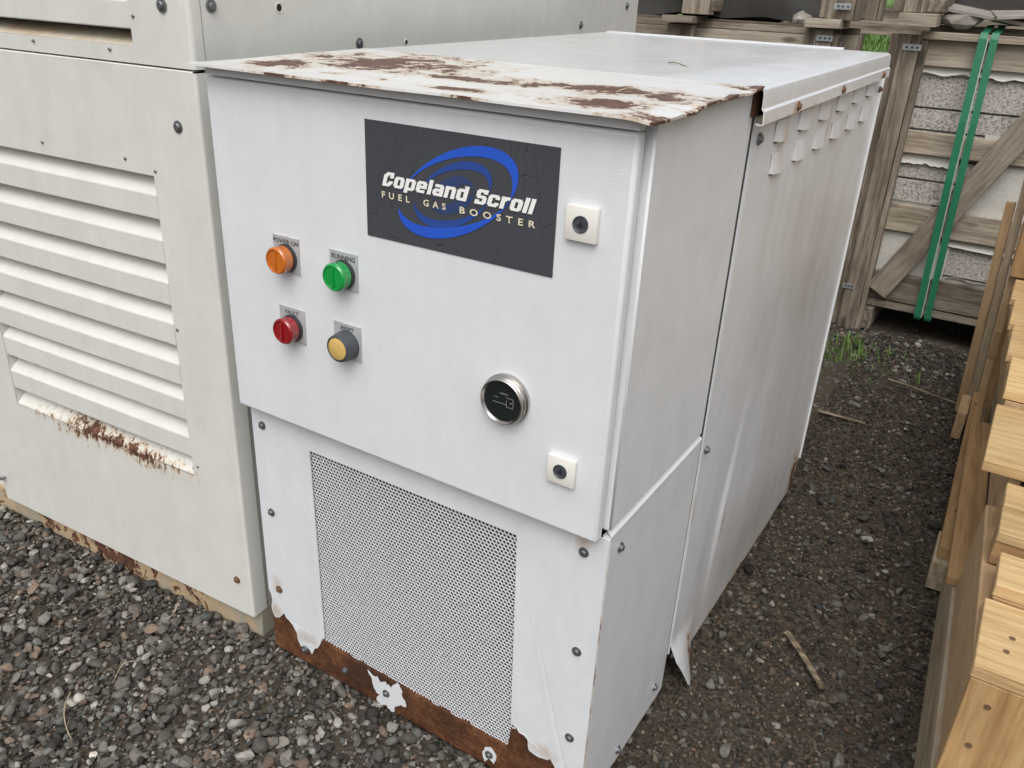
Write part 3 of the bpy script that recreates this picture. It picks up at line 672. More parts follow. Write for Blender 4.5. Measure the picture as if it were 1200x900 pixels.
# rounded vertical corner and folded top / bottom edges
def edge_fold(bm, a, b, prof):
    rows = []
    for k in range(len(prof)): rows.append([bm.verts.new(a(prof[k], t / 30)) for t in range(31)])
    for r0, r1 in zip(rows, rows[1:]):
        for t in range(30): bm.faces.new((r0[t], r0[t + 1], r1[t + 1], r1[t]))
edge_fold(bm, lambda p_, t: (p_[0], p_[1], .062 + (1.1985 - .062) * t), None, [(-.006, 0), (-.003, .0008), (-.0008, .003), (0, .006), (0, .040)])
edge_fold(bm, lambda p_, t: (-.886 + .88 * t, p_[1], p_[0]), None, [(1.1985, 0), (1.2003, .0015), (1.2008, .02)])
edge_fold(bm, lambda p_, t: (-.886 + .88 * t, p_[1], p_[0]), None, [(.062, 0), (.060, .002), (.060, .03)])
gd = frombm('lower_door', bm, 'beige_rust', G, world=False, smooth=True, auto=50)
gbox('reveal', (OX0 - .001, .0015, OZ0 - .001), (OX0 + .001, .05, OZ1 + .001), 'beige', gd); gbox('reveal', (OX1 - .001, .0015, OZ0 - .001), (OX1 + .001, .05, OZ1 + .001), 'beige', gd)
gbox('reveal', (OX0, .002, OZ1 - .001), (OX1, .05, OZ1 + .0015), 'beige', gd)
# louvre slats: recessed head, slope outwards, upright lip, return
lows = [.933, .848, .765, .681, .595, .516, .429]
for zl in lows:
    pf = [(.046, zl + .098), (.046, zl + .0865), (.002, zl + .047), (.0008, zl + .0445), (.0008, zl + .002), (.002, zl), (.040, zl + .012)]
    rows = [[(OX0 + .0015 + (OX1 - OX0 - .003) * i / 12, a + .0008 * mnoise.noise(Vector((i * .5, b * 9, zl))), b) for i in range(13)] for a, b in pf]
    strip_mesh('louvre_slat', rows, 'beige', gd, world=False)
strip_mesh('louvre_sill', [[(OX0 + .0015 + (OX1 - OX0 - .003) * i / 12, a, b) for i in range(13)] for a, b in [(.046, .430), (.002, .3885), (.0006, .3845)]], 'beige_rust', gd, world=False)
gbox('louvre_backing', (OX0 - .02, .052, OZ0 - .02), (OX1 + .02, .056, OZ1 + .02), 'dark', gd)
# upper tier: front sheet with slots, corner post, side sheet, lower side, all standing on a base rail
UX = -0.144
def ug(x0, x1, z0, z1): quadgrid(bm, x0, x1, z0, z1, 0.002)
bm = bmesh.new(); xu = [-.89, -.86, UX, -.010]; zu = [1.2035, 1.2310, 2.05]
for a in range(3):
    for b in range(2):
        if not (a == 1 and b == 1): quadgrid(bm, xu[a], xu[a + 1], zu[b], zu[b + 1], .002, .05)
bmesh.ops.remove_doubles(bm, verts=bm.verts, dist=1e-4)
edge_fold(bm, lambda p_, t: (p_[0], p_[1], 1.2035 + .8465 * t), None, [(-.010, .002), (-.006, .003), (-.003, .006), (-.002, .010), (-.002, .0265)])
ud = frombm('upper_panel', bm, 'beige', G, world=False, smooth=True, auto=50)
for k in range(9):
    zl = 1.2575 + .087 * k
    pf = [(.05, zl + .098), (.05, zl + .0865), (.004, zl + .0445), (.0028, zl + .042), (.0028, zl + .002), (.004, zl), (.03, zl + .004)]
    rows = [[(-.859 + (UX + .858) * i / 12, a, b) for i in range(13)] for a, b in pf]
    strip_mesh('louvre_slat', rows, 'beige', ud, world=False)
strip_mesh('slot_floor', [[(-.859 + (UX + .858) * i / 12, a, b) for i in range(13)] for a, b in [(.003, 1.2312), (.055, 1.252)]], 'beige_slot', ud, world=False)
gbox('slot_backing', (-.88, .058, 1.225), (UX + .02, .062, 2.04), 'dark', ud)
gbox('slot_cheek', (UX - .0005, .003, 1.231), (UX + .0015, .055, 2.05), 'beige', ud)
gbox('upper_side_panel', (-.016, .0285, 1.2035), (-.0025, 1.955, 2.05), 'beige', G, bev=.0015)
gbox('lower_side_panel', (-.022, .045, .062), (-.012, 1.955, 1.199), 'beige', G)
gbox('top_panel', (-1.79, .0, 2.052), (-.002, 1.955, 2.07), 'beige', G)
gbox('rear_panel', (-1.79, 1.956, .06), (-.004, 1.966, 2.05), 'beige', G)
gbox('inner_core', (-1.70, .066, .07), (-.03, 1.94, 2.04), 'dark', G)
gbox('next_panel', (-1.79, .030, .062), (-.897, .036, 2.05), 'beige', G)
gbox('base_rail', (-1.79, .022, -.03), (-.002, 1.95, .066), 'base_concrete', G, bev=.003)
for x, z in ((-.060, 1.298), (-.055, 1.108)): screw((x, .0005, z), 'y-', G, .0108, 'bolt', 'bolt', world=False)
screw((-.040, -.0005, .150), 'y-', G, .0085, 'bolt_rust', 'bolt', world=False)
for y, z, m in ((.050, 1.300, 'bolt'), (.431, 1.2345, 'bolt'), (1.50, 1.262, 'bolt'), (1.86, 1.319, 'bolt')): screw((-.002, y, z), 'x+', G, .0108, m, 'bolt', world=False)
def hole(c, axis, r=.005):
    o = lathe('drilled_hole', [(r * 1.5, .0002), (r * 1.3, .0014), (r, .0006)], c, axis, 'beige', G, 12, world=False)
    lathe('hole_bottom', [(r * 1.02, .0007), (0, .0007)], c, axis, 'dark', G, 12, world=False)
hole((-.0022, .207, 1.299), 'x+', .0065); hole((-.0022, .594, 1.233), 'x+', .005)
for x, z in ((-.134, 1.278), (-.443, 1.037), (-.205, 1.036), (-.128, 1.023), (-.126, .718), (-.119, .411)): screw((x, .0006 if z < 1.2 else .0026, z), 'y-', G, .0038, 'bolt', 'rivet', world=False, washer=False)
for x in (-.415, -.205): screw((x, .0012, 1.222), 'y-', G, .0032, 'bolt', 'rivet', world=False, washer=False)
# small wire catch at the lower left corner of the door
lt = gbox('door_catch', (-.905, -.012, .126), (-.872, -.006, .131), 'bolt'); screw((-.872, -.004, .132), 'y-', G, .004, 'bolt', 'rivet', world=False, washer=False)

# ================================================================== OLD CRATES AT THE BACK
def crate(name, label, x0, x1, yf, depth, z0, ztop, brace=None, group='weathered slab crates', boards=None, post_w=.132, zfoot=0.0, mat='old_wood', lightmat='old_wood_light', posts=(0, 1)):
    t = thing(name, label, 'crate', ((x0 + x1) / 2, yf + depth / 2, z0), 0, group)
    L = x1 - x0
    PI2 = math.pi / 2
    for sx in posts:
        xx = x0 if sx == 0 else x1 - post_w
        for yb in (yf, yf + depth):
            s1 = post_w * .26; s2 = post_w * .56
            h = ztop - z0 - zfoot; zc = z0 + zfoot + h / 2
            board('post_plank', (xx + s1 / 2, yb + .012, zc), (h, s1, .06), mat, t, (0, PI2, 0) if False else (0, -PI2, 0))
            board('post_plank', (xx + s1 + s2 / 2 + .001, yb, zc), (h, .072, s2), mat, t, (0, -PI2, 0))
            board('post_plank', (xx + s1 + s2 + (post_w - s1 - s2) / 2 + .002, yb + .010, zc - .01), (h - .02, .06, post_w - s1 - s2 - .002), mat, t, (0, -PI2, 0))
    for (za, zb, m, dy) in boards:
        for yb, k in ((yf + .045, 1), (yf + depth - .045, 0)):
            board('side_board', ((x0 + x1) / 2, yb + dy, (za + zb) / 2), (L - .02, .022, zb - za), m, t)
    if brace:
        (xa, za), (xb, zb), wd = brace
        ang = math.atan2(zb - za, xb - xa); ln = math.hypot(xb - xa, zb - za)
        board('brace', ((xa + xb) / 2, yf - .002, (za + zb) / 2), (ln, .035, wd), mat, t, (0, -ang, 0))
    for i in range(3):
        board('bottom_beam', (x0 + .12 + (L - .24) * i / 2, yf + depth / 2, z0 + .055 + zfoot), (depth, .10, .10), mat, t, (0, 0, PI2))
    return t
AX0, AX1 = 0.508, 1.86
cA = crate('slab_crate', 'weathered wooden crate with diagonal brace holding speckled stone slabs behind the lumber', AX0, AX1, 3.04, 0.95, 0.0, 1.262,
      brace=((0.672, 0.193), (1.37, 1.53), .098),
      boards=[(1.148, 1.246, 'old_wood_light', 0), (.800, .890, 'old_wood_light', .0), (.466, .578, 'old_wood_light', 0), (.150, .278, 'old_wood', 0), (.110, .143, 'old_wood', .004)])
board('top_rail', ((AX0 + AX1) / 2 + .05, 3.075, 1.262), (AX1 - AX0 - .1, .085, .028), 'old_wood_light', cA)
board('top_rail', ((AX0 + AX1) / 2 + .05, 3.30, 1.285), (AX1 - AX0 - .1, .10, .03), 'old_wood', cA)
board('cap_block', (.592, 3.03, 1.318), (.14, .26, .046), 'old_wood_light', cA, (0, 0, math.radians(4)))
def galv(x, y, z, w_, parent):
    g = box('nail_plate', (x, y - .0015, z - .012), (x + w_, y, z + .012), 'galv', parent, bev=.0006)
    for k in range(3): lathe('nail_hole', [(.0045, .0), (0, .0004)], (x + w_ * (.25 + .28 * k), y - .0022, z), 'y-', 'dark', g, 8)
galv(.553, 3.0, 1.215, .072, cA); galv(.53, 3.0, .20, .05, cA)
# slabs in it, each a thing
zsl = [(.985, 1.112), (.896, .980), (.785, .892), (.692, .780), (.590, .687), (.470, .585), (.300, .465), (.155, .295)]
nm = ['topmost speckled stone slab under the top board of the braced crate', 'second speckled stone slab from the top in the braced crate', 'third speckled slab from the top, behind a pale crate board', 'fourth speckled slab from the top, below torn paper in the braced crate',
      'fifth speckled slab from the top in the braced crate', 'sixth slab from the top, behind the middle board of the braced crate', 'thick purplish grey slab showing through torn paper in the braced crate', 'lowest stone slab in the braced crate, behind its bottom board']
for i, ((a, b), l) in enumerate(zip(zsl, nm)):
    tag(frombm('stone_slab', bm_box((AX0 + .09, 3.105 + .006 * (i % 3), a), (AX1 - .08, 3.85, b), .004, 1), 'granite'), l, 'slab', 'stone slabs in the braced crate')
# paper lining with torn edges
PL = thing('paper_lining', 'torn white paper lining hanging over the slabs in the braced crate', 'paper', (1.1, 3.09, .1))
def tornsheet(x0, x1, za, zb, seed, edges='b', amp=.012):
    r = random.Random(seed); n = 26; rows = []
    o = r.uniform(0, 40)
    def e(x, k): return amp * (1.3 * mnoise.noise(Vector((x * 14 + o, k, 0))) + .7 * mnoise.noise(Vector((x * 45 + o, k, 2))))
    for j in range(5):
        t = j / 4; row = []
        for i in range(n + 1):
            x = x0 + (x1 - x0) * i / n
            lo = za + (e(x, 0) if 'b' in edges else 0); hi = zb + (e(x, 7) if 't' in edges else 0)
            z = lo + (hi - lo) * t
            cur = .012 * (1 - t) ** 3 if 'b' in edges else (.012 * t ** 3 if 't' in edges else 0)
            row.append((x + (e(z, 3) if 's' in edges and i == 0 else 0), 3.098 - cur - .003 * mnoise.noise(Vector((x * 9, z * 9, o))), z))
        rows.append(row)
    strip_mesh('paper_sheet', rows, 'paper', PL, smooth=True, thick=.001)
tornsheet(.64, 1.06, 1.118, 1.152, 1); tornsheet(.64, .86, .757, .802, 2); tornsheet(.63, .90, .14, .468, 4, 'x')
tornsheet(.60, .80, .575, .600, 3, 't', .010); tornsheet(.93, 1.82, .577, .905, 5, 'x'); tornsheet(.885, 1.82, .43, .472, 6, 'b', .016); tornsheet(.93, 1.82, .275, .300, 7, 't', .014)
tornsheet(.87, .915, .28, .47, 11, 'x')
tornsheet(1.1, 1.82, .905, 1.15, 8, 'x')
# green strapping round it
for k, (xt, xb, l) in enumerate(((.834, .864, 'left of two green plastic straps round the braced crate'), (.874, .906, 'right of two green plastic straps round the braced crate'))):
    st = thing('plastic_strap', l, 'strap', (xb, 3.0, .1), 0, 'green straps on the braced crate'); wd = .0135
    pts = []
    for z, y in ((.108, 3.2), (.108, 3.018), (.12, 3.012), (.30, 3.0115), (.50, 3.0085), (.72, 2.9985), (.95, 3.0005), (1.15, 3.017), (1.262, 3.025), (1.284, 3.034), (1.287, 3.12), (1.309, 3.25), (1.309, 3.9)):
        t = max(0, min(1, (z - .108) / 1.18)); x = xb + (xt - xb) * t + .002 * mnoise.noise(Vector((z * 4, k, 0))); pts.append((x, y, z))
    strip_mesh('band', [[(x - wd, y, z), (x + wd, y, z)] for x, y, z in pts], 'strap', st, thick=.0012)
    if k == 0: strip_mesh('seam_ribbon', [[(x + wd + .002, y + .001, z), (x + wd + .006, y + .001, z)] for x, y, z in pts[2:9]], 'strap_ribbon', st, thick=.0008)
# crate left of it, only its upper rim shows above the white cabinet
cB = crate('slab_crate', 'weathered crate whose top rim shows just above the roof of the white cabinet', -1.05, .275, 3.12, .5, 0.0, 1.262,
      boards=[(1.150, 1.232, 'old_wood_light', 0), (1.234, 1.262, 'old_wood', .01), (.80, .90, 'old_wood_light', 0), (.46, .57, 'old_wood_light', 0), (.12, .25, 'old_wood', 0)])
board('middle_post', (-.44, 3.105, .62), (1.25, .04, .13), 'old_wood', cB, (0, -math.pi / 2, 0))
board('cap_block', (-.44, 3.13, 1.266), (.15, .22, .03), 'old_wood', cB, (0, 0, .03)); board('cap_block', (.215, 3.12, 1.283), (.15, .16, .036), 'old_wood_light', cB, (0, 0, -.05))
board('top_rail', (-.42, 3.28, 1.262), (1.28, .22, .02), 'old_wood', cB); galv(.19, 3.075, 1.225, .07, cB); galv(.20, 3.075, 1.16, .04, cB)
for i, l in enumerate(('stone slab stack inside the rim of the left rear crate',)):
    tag(frombm('stone_stack', bm_box((-.98, 3.18, .15), (.2, 3.56, 1.20), .004, 1), 'granite'), l, 'slab')
# crates stacked on top of both (only their feet show at the top of the picture)
cC = crate('slab_crate', 'upper crate whose post stands on the cap block of the braced crate', .50, 1.84, 3.02, .95, 1.343, 1.58,
      boards=[(1.50, 1.56, 'old_wood', 0)], post_w=.105)
cD = crate('slab_crate', 'upper left rear crate whose posts stand above the white cabinet roof', -1.05, .345, 3.10, .5, 1.300, 1.58,
      boards=[(1.50, 1.56, 'old_wood', 0)], post_w=.12)
board('middle_post', (-.37, 3.10, 1.42), (.26, .07, .13), 'old_wood', cD, (0, -math.pi / 2, 0)); galv(.245, 3.05, 1.352, .07, cD)
def lumpy(name, lo, hi, mat, label, cat, n=14, amp=.04, group=None):
    bm = bmesh.new(); bmesh.ops.create_cube(bm, size=1); bmesh.ops.subdivide_edges(bm, edges=bm.edges[:], cuts=n, use_grid_fill=True)
    for v_ in bm.verts:
        q = Vector(((lo[i] + hi[i]) / 2 + v_.co[i] * (hi[i] - lo[i]) for i in range(3)))
        v_.co = q + Vector((mnoise.noise(q * 5), mnoise.noise(q * 5 + Vector((7, 7, 7))), mnoise.noise(q * 6 + Vector((3, 1, 9))))) * amp
    return tag(frombm(name, bm, mat, smooth=True, auto=60), label, cat, group)
lumpy('wrapped_load', (.66, 3.30, 1.345), (1.78, 3.9, 1.42), 'slate', 'dark plastic wrapped load resting above the braced crate', 'load', amp=.07)
lumpy('wrapped_load', (-.98, 3.24, 1.272), (.19, 3.6, 1.43), 'slate', 'dark wrapped load resting above the left rear crate', 'load', amp=.05)
def rock(name, c, r, mat, label, cat, group=None, sq=(1, 1, .7), seed=1):
    bm = bmesh.new(); bmesh.ops.create_icosphere(bm, subdivisions=2, radius=r)
    for v_ in bm.verts:
        v_.co = Vector((v_.co.x * sq[0], v_.co.y * sq[1], v_.co.z * sq[2])) * (1 + .35 * mnoise.noise(v_.co / r * 1.3 + Vector((seed, 0, 0))))
    o = frombm(name, bm, mat); o.location = c; return tag(o, label, cat, group)
rock('rock', (.075, 3.22, 1.292), .045, 'rock', 'small pale rock lying on the rim of the left rear crate', 'rock')
rock('rock', (.72, 3.19, 1.325), .05, 'rock', 'grey rubble lump on top of the braced crate', 'rock', seed=4, sq=(1.5, 1, .7))
# sheets of dark tile lying on the braced crate, tilted
for i, (cx, cy, cz, a, l) in enumerate(((.80, 3.26, 1.352, .14, 'lower tilted dark tile on top of the braced crate'), (1.0, 3.24, 1.365, -.10, 'upper tilted dark tile on top of the braced crate'))):
    o = board('broken_tile', (cx, cy, cz), (.34, .22, .014), 'rock', None, (0.1, a, .2 * i)); tag(o, l, 'tile', 'broken tiles on the braced crate')
# far crate seen through the gap
cE = crate('slab_crate', 'dark timber crate seen through the gap between the two rear crates', -.35, 1.2, 4.25, .8, 0.0, 1.36,
      boards=[(1.225, 1.36, 'old_wood', -.05)], posts=(0,))
# ================================================================== FRESH PINE CRATE (right edge)
P = thing('pine_crate', 'fresh pine pallet crate with nailed deck boards beside the dirt aisle', 'crate', (1.7, 1.3, 0))
R0 = -0.05   # the pile is turned slightly
def pb(name, x0, x1, y0, y1, z0, z1, mat, along='x', rz=R0, seed=None, parent=P):
    """plank given by its extent; turned about its near left corner"""
    c0 = Vector(((x0 + x1) / 2 - x0, (y0 + y1) / 2 - y0, 0)); ca, sa = math.cos(-rz * 1.0), math.sin(-rz * 1.0)
    rzz = -rz
    c = Vector((x0 + c0.x * math.cos(rzz) - c0.y * math.sin(rzz), y0 + c0.x * math.sin(rzz) + c0.y * math.cos(rzz), (z0 + z1) / 2))
    if along == 'x': return board(name, c, (x1 - x0, y1 - y0, z1 - z0), mat, parent, (0, 0, rzz), seed)
    if along == 'y': return board(name, c, (y1 - y0, x1 - x0, z1 - z0), mat, parent, (0, 0, rzz + math.pi / 2), seed)
    return board(name, c, (z1 - z0, y1 - y0, x1 - x0), mat, parent, (0, -math.pi / 2, rzz), seed)
def nail(x, y, z, axis='z'):
    o = lathe('nail_head', [(.0052, -.001), (.0050, .0004), (.002, .0002), (0, -.0004)], (x, y, z), axis, 'bolt_rust', P, 10); return o
# near skid: front block, side beam, deck
for i in range(4): pb('front_board', 1.2665 + .232 * i, 1.497 + .232 * i, .300, .330, .02, .4165, 'pine_front', 'z', 0.0, 11 + i)
pb('side_beam', 1.2610, 1.325, .332, 1.13, .0, .188, 'pine_grey', 'y')
pb('side_beam', 1.2680, 1.325, .332, .88, .192, .4165, 'pine_tan', 'y')
pb('deck_board', 1.2655, 2.2, .299, .492, .4185, .4430, 'pine', 'x', 0.0, 12)
pb('deck_board', 1.274, 2.2, .500, .610, .4450, .4700, 'pine', 'x', 0.0, 13)
pb('deck_board', 1.276, 2.2, .500, .600, .4190, .4440, 'pine_dark', 'x', 0.0, 14)
pb('deck_board', 1.262, 2.2, .640, .735, .4700, .4920, 'pine', 'x', 0.0, 15)
pb('deck_board', 1.262, 2.2, .645, .72, .4190, .4690, 'pine_dark', 'x', 0.0, 16)
pb('deck_board', 1.263, 2.2, .752, .850, .4700, .4920, 'pine', 'x', 0.0, 17)
for x in (1.312, 1.306): nail(x, .40 if x > 1.31 else .36, .4432)
for x, z in ((1.302, .375), (1.297, .29)): nail(x, .2985, z, 'y-')
# rear skid: higher, sticks out to the left
pb('deck_board', 1.212, 2.2, .865, 1.19, .495, .520, 'pine', 'x', 0.0, 21)
for i, (ya, yb) in enumerate(((1.20, 1.46), (1.47, 1.74), (1.75, 2.0), (2.01, 2.255))):
    pb('deck_board', 1.219 - .045 * (ya - 1.2), 2.2, ya, yb, .530, .552, 'pine', 'x', 0.0, 22 + i)
pb('deck_bearer', 1.226, 1.27, 1.20, 2.25, .497, .528, 'pine_tan', 'y', R0 * .9, 26)
pb('side_plank', 1.266, 1.288, .885, 2.24, .300, .493, 'pine_tan', 'y', R0 * .9, 25)
pb('side_plank', 1.274, 1.296, 1.14, 2.24, .120, .297, 'pine_grey', 'y', R0 * .9, 27)
pb('ledge_plank', 1.217, 1.278, .89, 1.80, .190, .212, 'pine_dark', 'y', R0 * .9, 27)
pb('ledge_plank', 1.188, 1.226, 1.16, 2.28, .085, .120, 'pine_dark', 'y', R0 * .45, 28)
pb('runner_block', 1.183, 1.226, 1.14, 1.30, .0, .083, 'pine_grey', 'y', R0 * .45, 29)
pb('runner', 1.198, 1.236, 1.32, 2.30, .0, .083, 'pine_grey', 'y', R0 * .45, 30)
pb('runner_block', 1.135, 1.165, 2.10, 2.28, .0, .10, 'pine_tan', 'y', R0 * .4, 31)
for i in range(5): nail(1.205 - .006 * i, 1.36 + .2 * i, .1215)
# tall panels at the far end of the pile
Q = thing('lumber_crate', 'tall tan pine crate standing at the far end of the fresh lumber', 'crate', (1.5, 2.3, .5))
for i in range(4):
    pb('upright_board', 1.160 + .19 * i, 1.345 + .19 * i, 2.262, 2.285, .556, 1.15, 'pine_dark', 'z', 0.0, 41 + i, Q)
for i, (x, y, h, w_, m, lean) in enumerate(((1.106, 2.345, .78, .030, 'pine_tan', -.043), (1.132, 2.325, .96, .026, 'pine_grey', -.040), (1.158, 2.305, 1.15, .028, 'pine_tan', -.038), (1.186, 2.30, 1.15, .030, 'pine_dark', -.03))):
    board('corner_upright', (x + .014, y + .01, h / 2), (h, .03, w_), m, Q, (0, -math.pi / 2 + lean, 0), 50 + i)
for i in range(5): board('side_board', (1.52, 1.78, .612 + .125 * i), (.95, .022, .115), 'pine_dark', Q, (0, 0, math.pi / 2 + .05), 70 + i)  # boards out of view, added to shade the aisle and cabinet side
board('cross_rail', (1.6, 2.31, .30), (.86, .03, .10), 'pine_tan', Q, (0, 0, 0), 60)
# ================================================================== GRASS, STICKS, GRAVEL
def blades(name, areas, mat, label, seed):
    r = random.Random(seed); v = []; f = []
    for cx, cy, rx, ry, n, h, zb in areas:
        for _ in range(n):
            a = r.uniform(0, 6.283); d = math.sqrt(r.random()); x, y = cx + rx * d * math.cos(a), cy + ry * d * math.sin(a)
            hh = h * r.uniform(.4, 1.1); az = r.uniform(0, 6.283); w_ = hh * .035 + .001; le = hh * r.uniform(.15, .7)
            dx, dy = math.cos(az), math.sin(az); px, py = -dy * w_, dx * w_; z0 = zb(x, y) if callable(zb) else zb
            b = len(v)
            v += [(x - px, y - py, z0), (x + px, y + py, z0), (x + dx * le * .4 - px * .8, y + dy * le * .4 - py * .8, z0 + hh * .65), (x + dx * le * .4 + px * .8, y + dy * le * .4 + py * .8, z0 + hh * .65), (x + dx * le, y + dy * le, z0 + hh)]
            f += [(b, b + 1, b + 3, b + 2), (b + 2, b + 3, b + 4)]
    return tag(pydata(name, v, f, mat), label, 'grass', kind='stuff')
blades('grass', [(.62, 2.70, .13, .16, 170, .055, -.006), (.78, 2.62, .22, .2, 90, .04, -.006), (.58, 2.45, .08, .1, 40, .03, -.006)], 'grass', 'sparse short grass growing in the dirt in front of the braced crate', 3)
def lawn_z(x, y): return 0.004 + max(0, y - 5.2) * .085
rows = [[(x, y, lawn_z(x, y)) for x in (-40, -10, -4, 0, 4, 10, 40)] for y in (5.0, 5.2, 6, 8, 12, 20, 40)]
tag(strip_mesh('lawn', rows, 'lawn', smooth=True), None, kind='structure')
blades('grass', [(-1.9, 16.5, 1.8, 4.5, 14000, .22, lawn_z)], 'grass', 'green grassy bank seen through the gap between the crates', 5)

def stick(name, a, b, r, mat, label, cat, bend=.004, seed=0, group=None):
    a, b = Vector(a), Vector(b); n = 8; m = 6; v = []; f = []; rr = random.Random(seed)
    d = (b - a).normalized(); s = d.cross(Vector((0, 0, 1))).normalized(); u = s.cross(d)
    for i in range(n + 1):
        t = i / n; c = a.lerp(b, t) + s * bend * math.sin(t * 3.1 + seed) + u * bend * .4 * math.sin(t * 5)
        for k in range(m):
            an = 6.283 * k / m; q = r * (1 - .3 * t) * (1 + .2 * rr.uniform(-1, 1)); v.append(c + s * q * math.cos(an) * 1.5 + u * q * math.sin(an))
    for i in range(n):
        for k in range(m): f.append((i * m + k, i * m + (k + 1) % m, (i + 1) * m + (k + 1) % m, (i + 1) * m + k))
    f += [tuple(range(m - 1, -1, -1)), tuple(n * m + k for k in range(m))]
    return tag(pydata(name, v, f, mat, smooth=False), label, cat, group)
stick('stick', (.700, 2.005, .012), (.866, 2.00, .012), .006, 'stick', 'pale split stick lying across the dirt aisle near the grass tuft', 'stick', seed=1)
stick('stick', (.940, .745, .012), (1.045, .61, .012), .0055, 'stick', 'brown stick lying in the gravel near the bent panel corner', 'stick', seed=2)
stick('stick', (.86, 2.46, .015), (1.15, 2.40, .012), .003, 'stick', 'thin dark twig reaching the far end of the fresh lumber', 'stick', seed=5)
strs = [((-.235, -.30, .014), (-.13, -.365, .014)), ((-.20, -.18, .016), (-.205, -.235, .014)), ((-.62, -.36, .014), (-.60, -.46, .016)), ((-.285, .0, .02), (-.27, -.05, .014))]
for i, (a, b) in enumerate(strs):
    stick('straw', a, b, .0009, 'straw', ['long curved straw in the gravel before the rusty kick plate', 'short straw in the gravel below the beige enclosure corner', 'leftmost straw lying in the foreground gravel', 'straw leaning against the foot of the beige enclosure'][i], 'straw', bend=.012, seed=i, group='straws in the gravel')
stick('straw', (.655, .12, zr(.4) + .0005), (.70, .20, 1.2285), .0009, 'straw', 'dry curved straw lying on the rusty roof of the white cabinet', 'straw', bend=.012, seed=9)
stick('straw', (.52, .62, 1.2385), (.57, .60, 1.2385), .001, 'stick', 'thin dark twig on the rear roof of the white cabinet', 'twig', bend=.004, seed=4)

def ico(sub):
    bm = bmesh.new(); bmesh.ops.create_icosphere(bm, subdivisions=sub, radius=1); bm.verts.ensure_lookup_table()
    v = np.array([a.co[:] for a in bm.verts]); f = np.array([[b.index for b in a.verts] for a in bm.faces]); bm.free(); return v, f
def pebbles(name, xy, rad, tint, sub, label, sink=.25, flat=(.45, .8)):
    bv, bf = ico(sub); K = 30; n = len(xy)
    shp = []
    for k in range(K):
        off = Vector((k * 3.7, 1, 2)); s = np.array([1 + .34 * mnoise.noise(Vector(a) * 1.1 + off) + .16 * mnoise.noise(Vector(a) * 2.6 + off) for a in bv]); q = bv * s[:, None]
        for _ in range(6):   # chip flat facets
            d = rng.normal(size=3); d /= np.linalg.norm(d); h = q @ d; lim = .57; q = q - np.outer(np.maximum(h - lim, 0) * .92, d)
        shp.append(q)
    shp = np.array(shp)
    V = shp[rng.integers(0, K, n)].copy()
    sc = np.stack([rng.uniform(.85, 1.25, n), rng.uniform(.65, 1.0, n), rng.uniform(*flat, n)], 1) * rad[:, None]
    V *= sc[:, None, :]
    a = rng.uniform(0, 6.283, n); b = rng.normal(0, .35, n); c = rng.normal(0, .35, n)
    def rot(V, ang, i, j):
        x, y = V[:, :, i].copy(), V[:, :, j].copy(); V[:, :, i] = x * np.cos(ang)[:, None] - y * np.sin(ang)[:, None]; V[:, :, j] = x * np.sin(ang)[:, None] + y * np.cos(ang)[:, None]
    rot(V, b, 0, 2); rot(V, c, 1, 2); rot(V, a, 0, 1)
    gzv = np.array([gz(x, y) - .008 for x, y in xy])
    V[:, :, 0] += xy[:, 0][:, None]; V[:, :, 1] += xy[:, 1][:, None]
    V[:, :, 2] += (gzv + rad * sc[:, 2] / rad * (1 - sink * 2 * rng.random(n)) + rng.uniform(0, .004, n))[:, None]
    nv = bv.shape[0]; F = (bf[None] + (np.arange(n) * nv)[:, None, None]).reshape(-1, 3)
    me = bpy.data.meshes.new(name); me.vertices.add(n * nv); me.vertices.foreach_set('co', V.reshape(-1).astype(np.float32))
    me.loops.add(F.size); me.loops.foreach_set('vertex_index', F.reshape(-1).astype(np.int32))
    me.polygons.add(len(F)); me.polygons.foreach_set('loop_start', np.arange(0, F.size, 3, dtype=np.int32)); me.polygons.foreach_set('loop_total', np.full(len(F), 3, dtype=np.int32))
    me.update(calc_edges=True)
    ca = me.color_attributes.new('tint', 'FLOAT_COLOR', 'POINT'); ca.data.foreach_set('color', np.repeat(np.concatenate([tint, np.ones((n, 1))], 1), nv, axis=0).astype(np.float32).ravel())
    me.polygons.foreach_set('use_smooth', np.full(len(F), sub > 1)); (me.set_sharp_from_angle(angle=math.radians(36)) if sub > 1 else None); me.materials.append(MAT['pebble'])
    o = bpy.data.objects.new(name, me); COL.objects.link(o); return tag(o, label, 'gravel', kind='stuff')
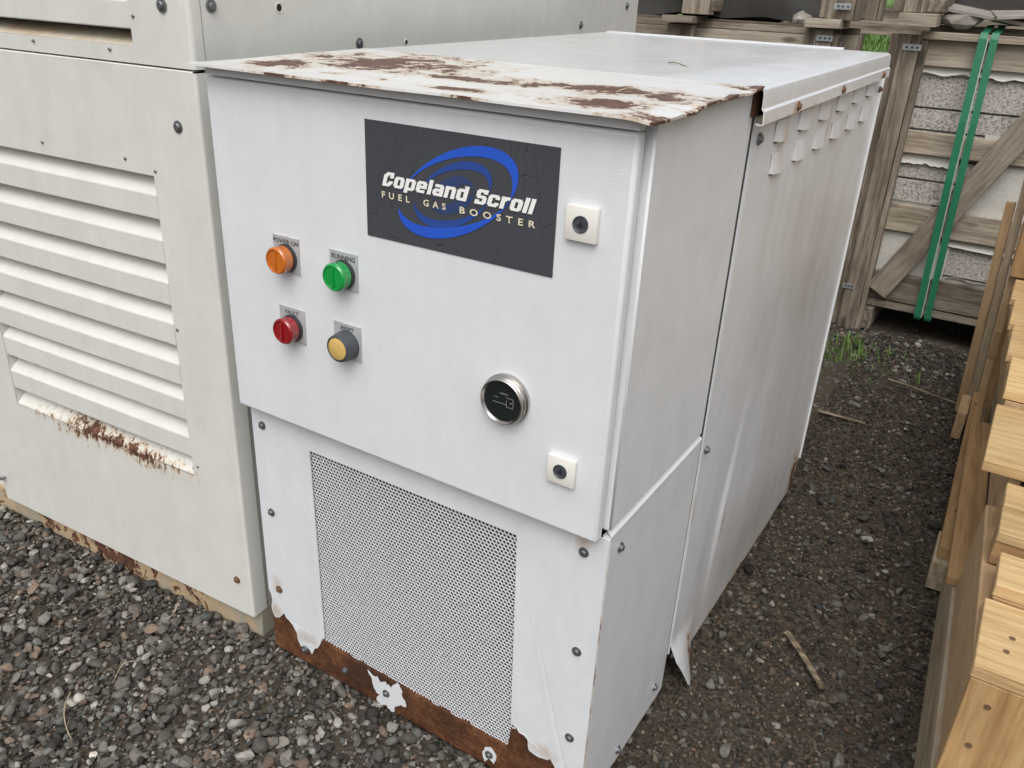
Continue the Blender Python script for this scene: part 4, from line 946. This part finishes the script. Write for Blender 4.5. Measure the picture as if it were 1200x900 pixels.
def keep(xy):
    x, y = xy[:, 0], xy[:, 1]
    inb = (x > .012) & (x < .75) & (y > .05) & (y < 1.44)
    ing = (x < -.05 + -.055 * (y - .03)) & (y > .045 + .055 * (x + .06))
    inw = (x > 1.275 - .05 * (y - .3)) & (y > .32) & (y < 3)
    inc = (y > 3.05) & ((x > .55) | (x < .27))
    return xy[~(inb | ing | inw | inc)]
def tints(n, light=.10, warm=.10, mul=1.0):
    g = rng.lognormal(math.log(.088), .54, n); t = np.stack([g * 1.09, g, g * .87], 1)
    u = rng.random(n); k = u < light; gl = rng.uniform(.16, .42, n); t[k] = np.stack([gl * 1.04, gl * .98, gl * .88], 1)[k]
    k = (u > light) & (u < light + warm); gl = rng.uniform(.10, .22, n); t[k] = np.stack([gl * 1.25, gl * .92, gl * .68], 1)[k]
    k = u > .95; t[k] *= np.array([.9, 1.0, 1.05])
    return np.clip(t * mul, .008, .7)
def uni(n, x0, x1, y0, y1): return np.stack([rng.uniform(x0, x1, n), rng.uniform(y0, y1, n)], 1)
# foreground gravel
xy = keep(uni(40000, -1.45, 1.0, -.92, .07)); rad = np.clip(rng.lognormal(math.log(.0047), .54, len(xy)), .0020, .018)
tt = tints(len(xy), .13, .08, .86); big = rad > .0064
pebbles('gravel', xy[big], rad[big], tt[big], 2, 'loose dark grey gravel in front of the two enclosures')
pebbles('gravel', xy[~big], rad[~big], tt[~big], 1, 'fine grit between the stones of the foreground gravel')
# aisle: dirt with embedded stones
xy = keep(uni(3000, .72, 1.32, -.6, 3.3)); rad = np.clip(rng.lognormal(math.log(.0058), .5, len(xy)), .003, .020)
pebbles('gravel', xy, rad, tints(len(xy), .10, .07, .62), 2, 'scattered stones in the dirt aisle between cabinet and lumber', sink=.42)
xy = keep(uni(38000, .70, 1.34, -.6, 3.3)); rad = np.clip(rng.lognormal(math.log(.0038), .4, len(xy)), .0016, .009)
tt = tints(len(xy), .03, .06, .50) * np.array([1.12, .97, .82])
pebbles('gravel', xy, rad, tt, 1, 'crumbly dirt and grit in the aisle beside the white cabinet', sink=.45)
xy = keep(uni(5000, -.6, 1.4, 2.6, 4.2)); rad = np.clip(rng.lognormal(math.log(.007), .45, len(xy)), .003, .02)
pebbles('gravel', xy, rad, tints(len(xy), .08, .06, .85), 1, 'coarse stones in the dirt around the rear crates', sink=.4)

scene.render.engine = 'CYCLES'
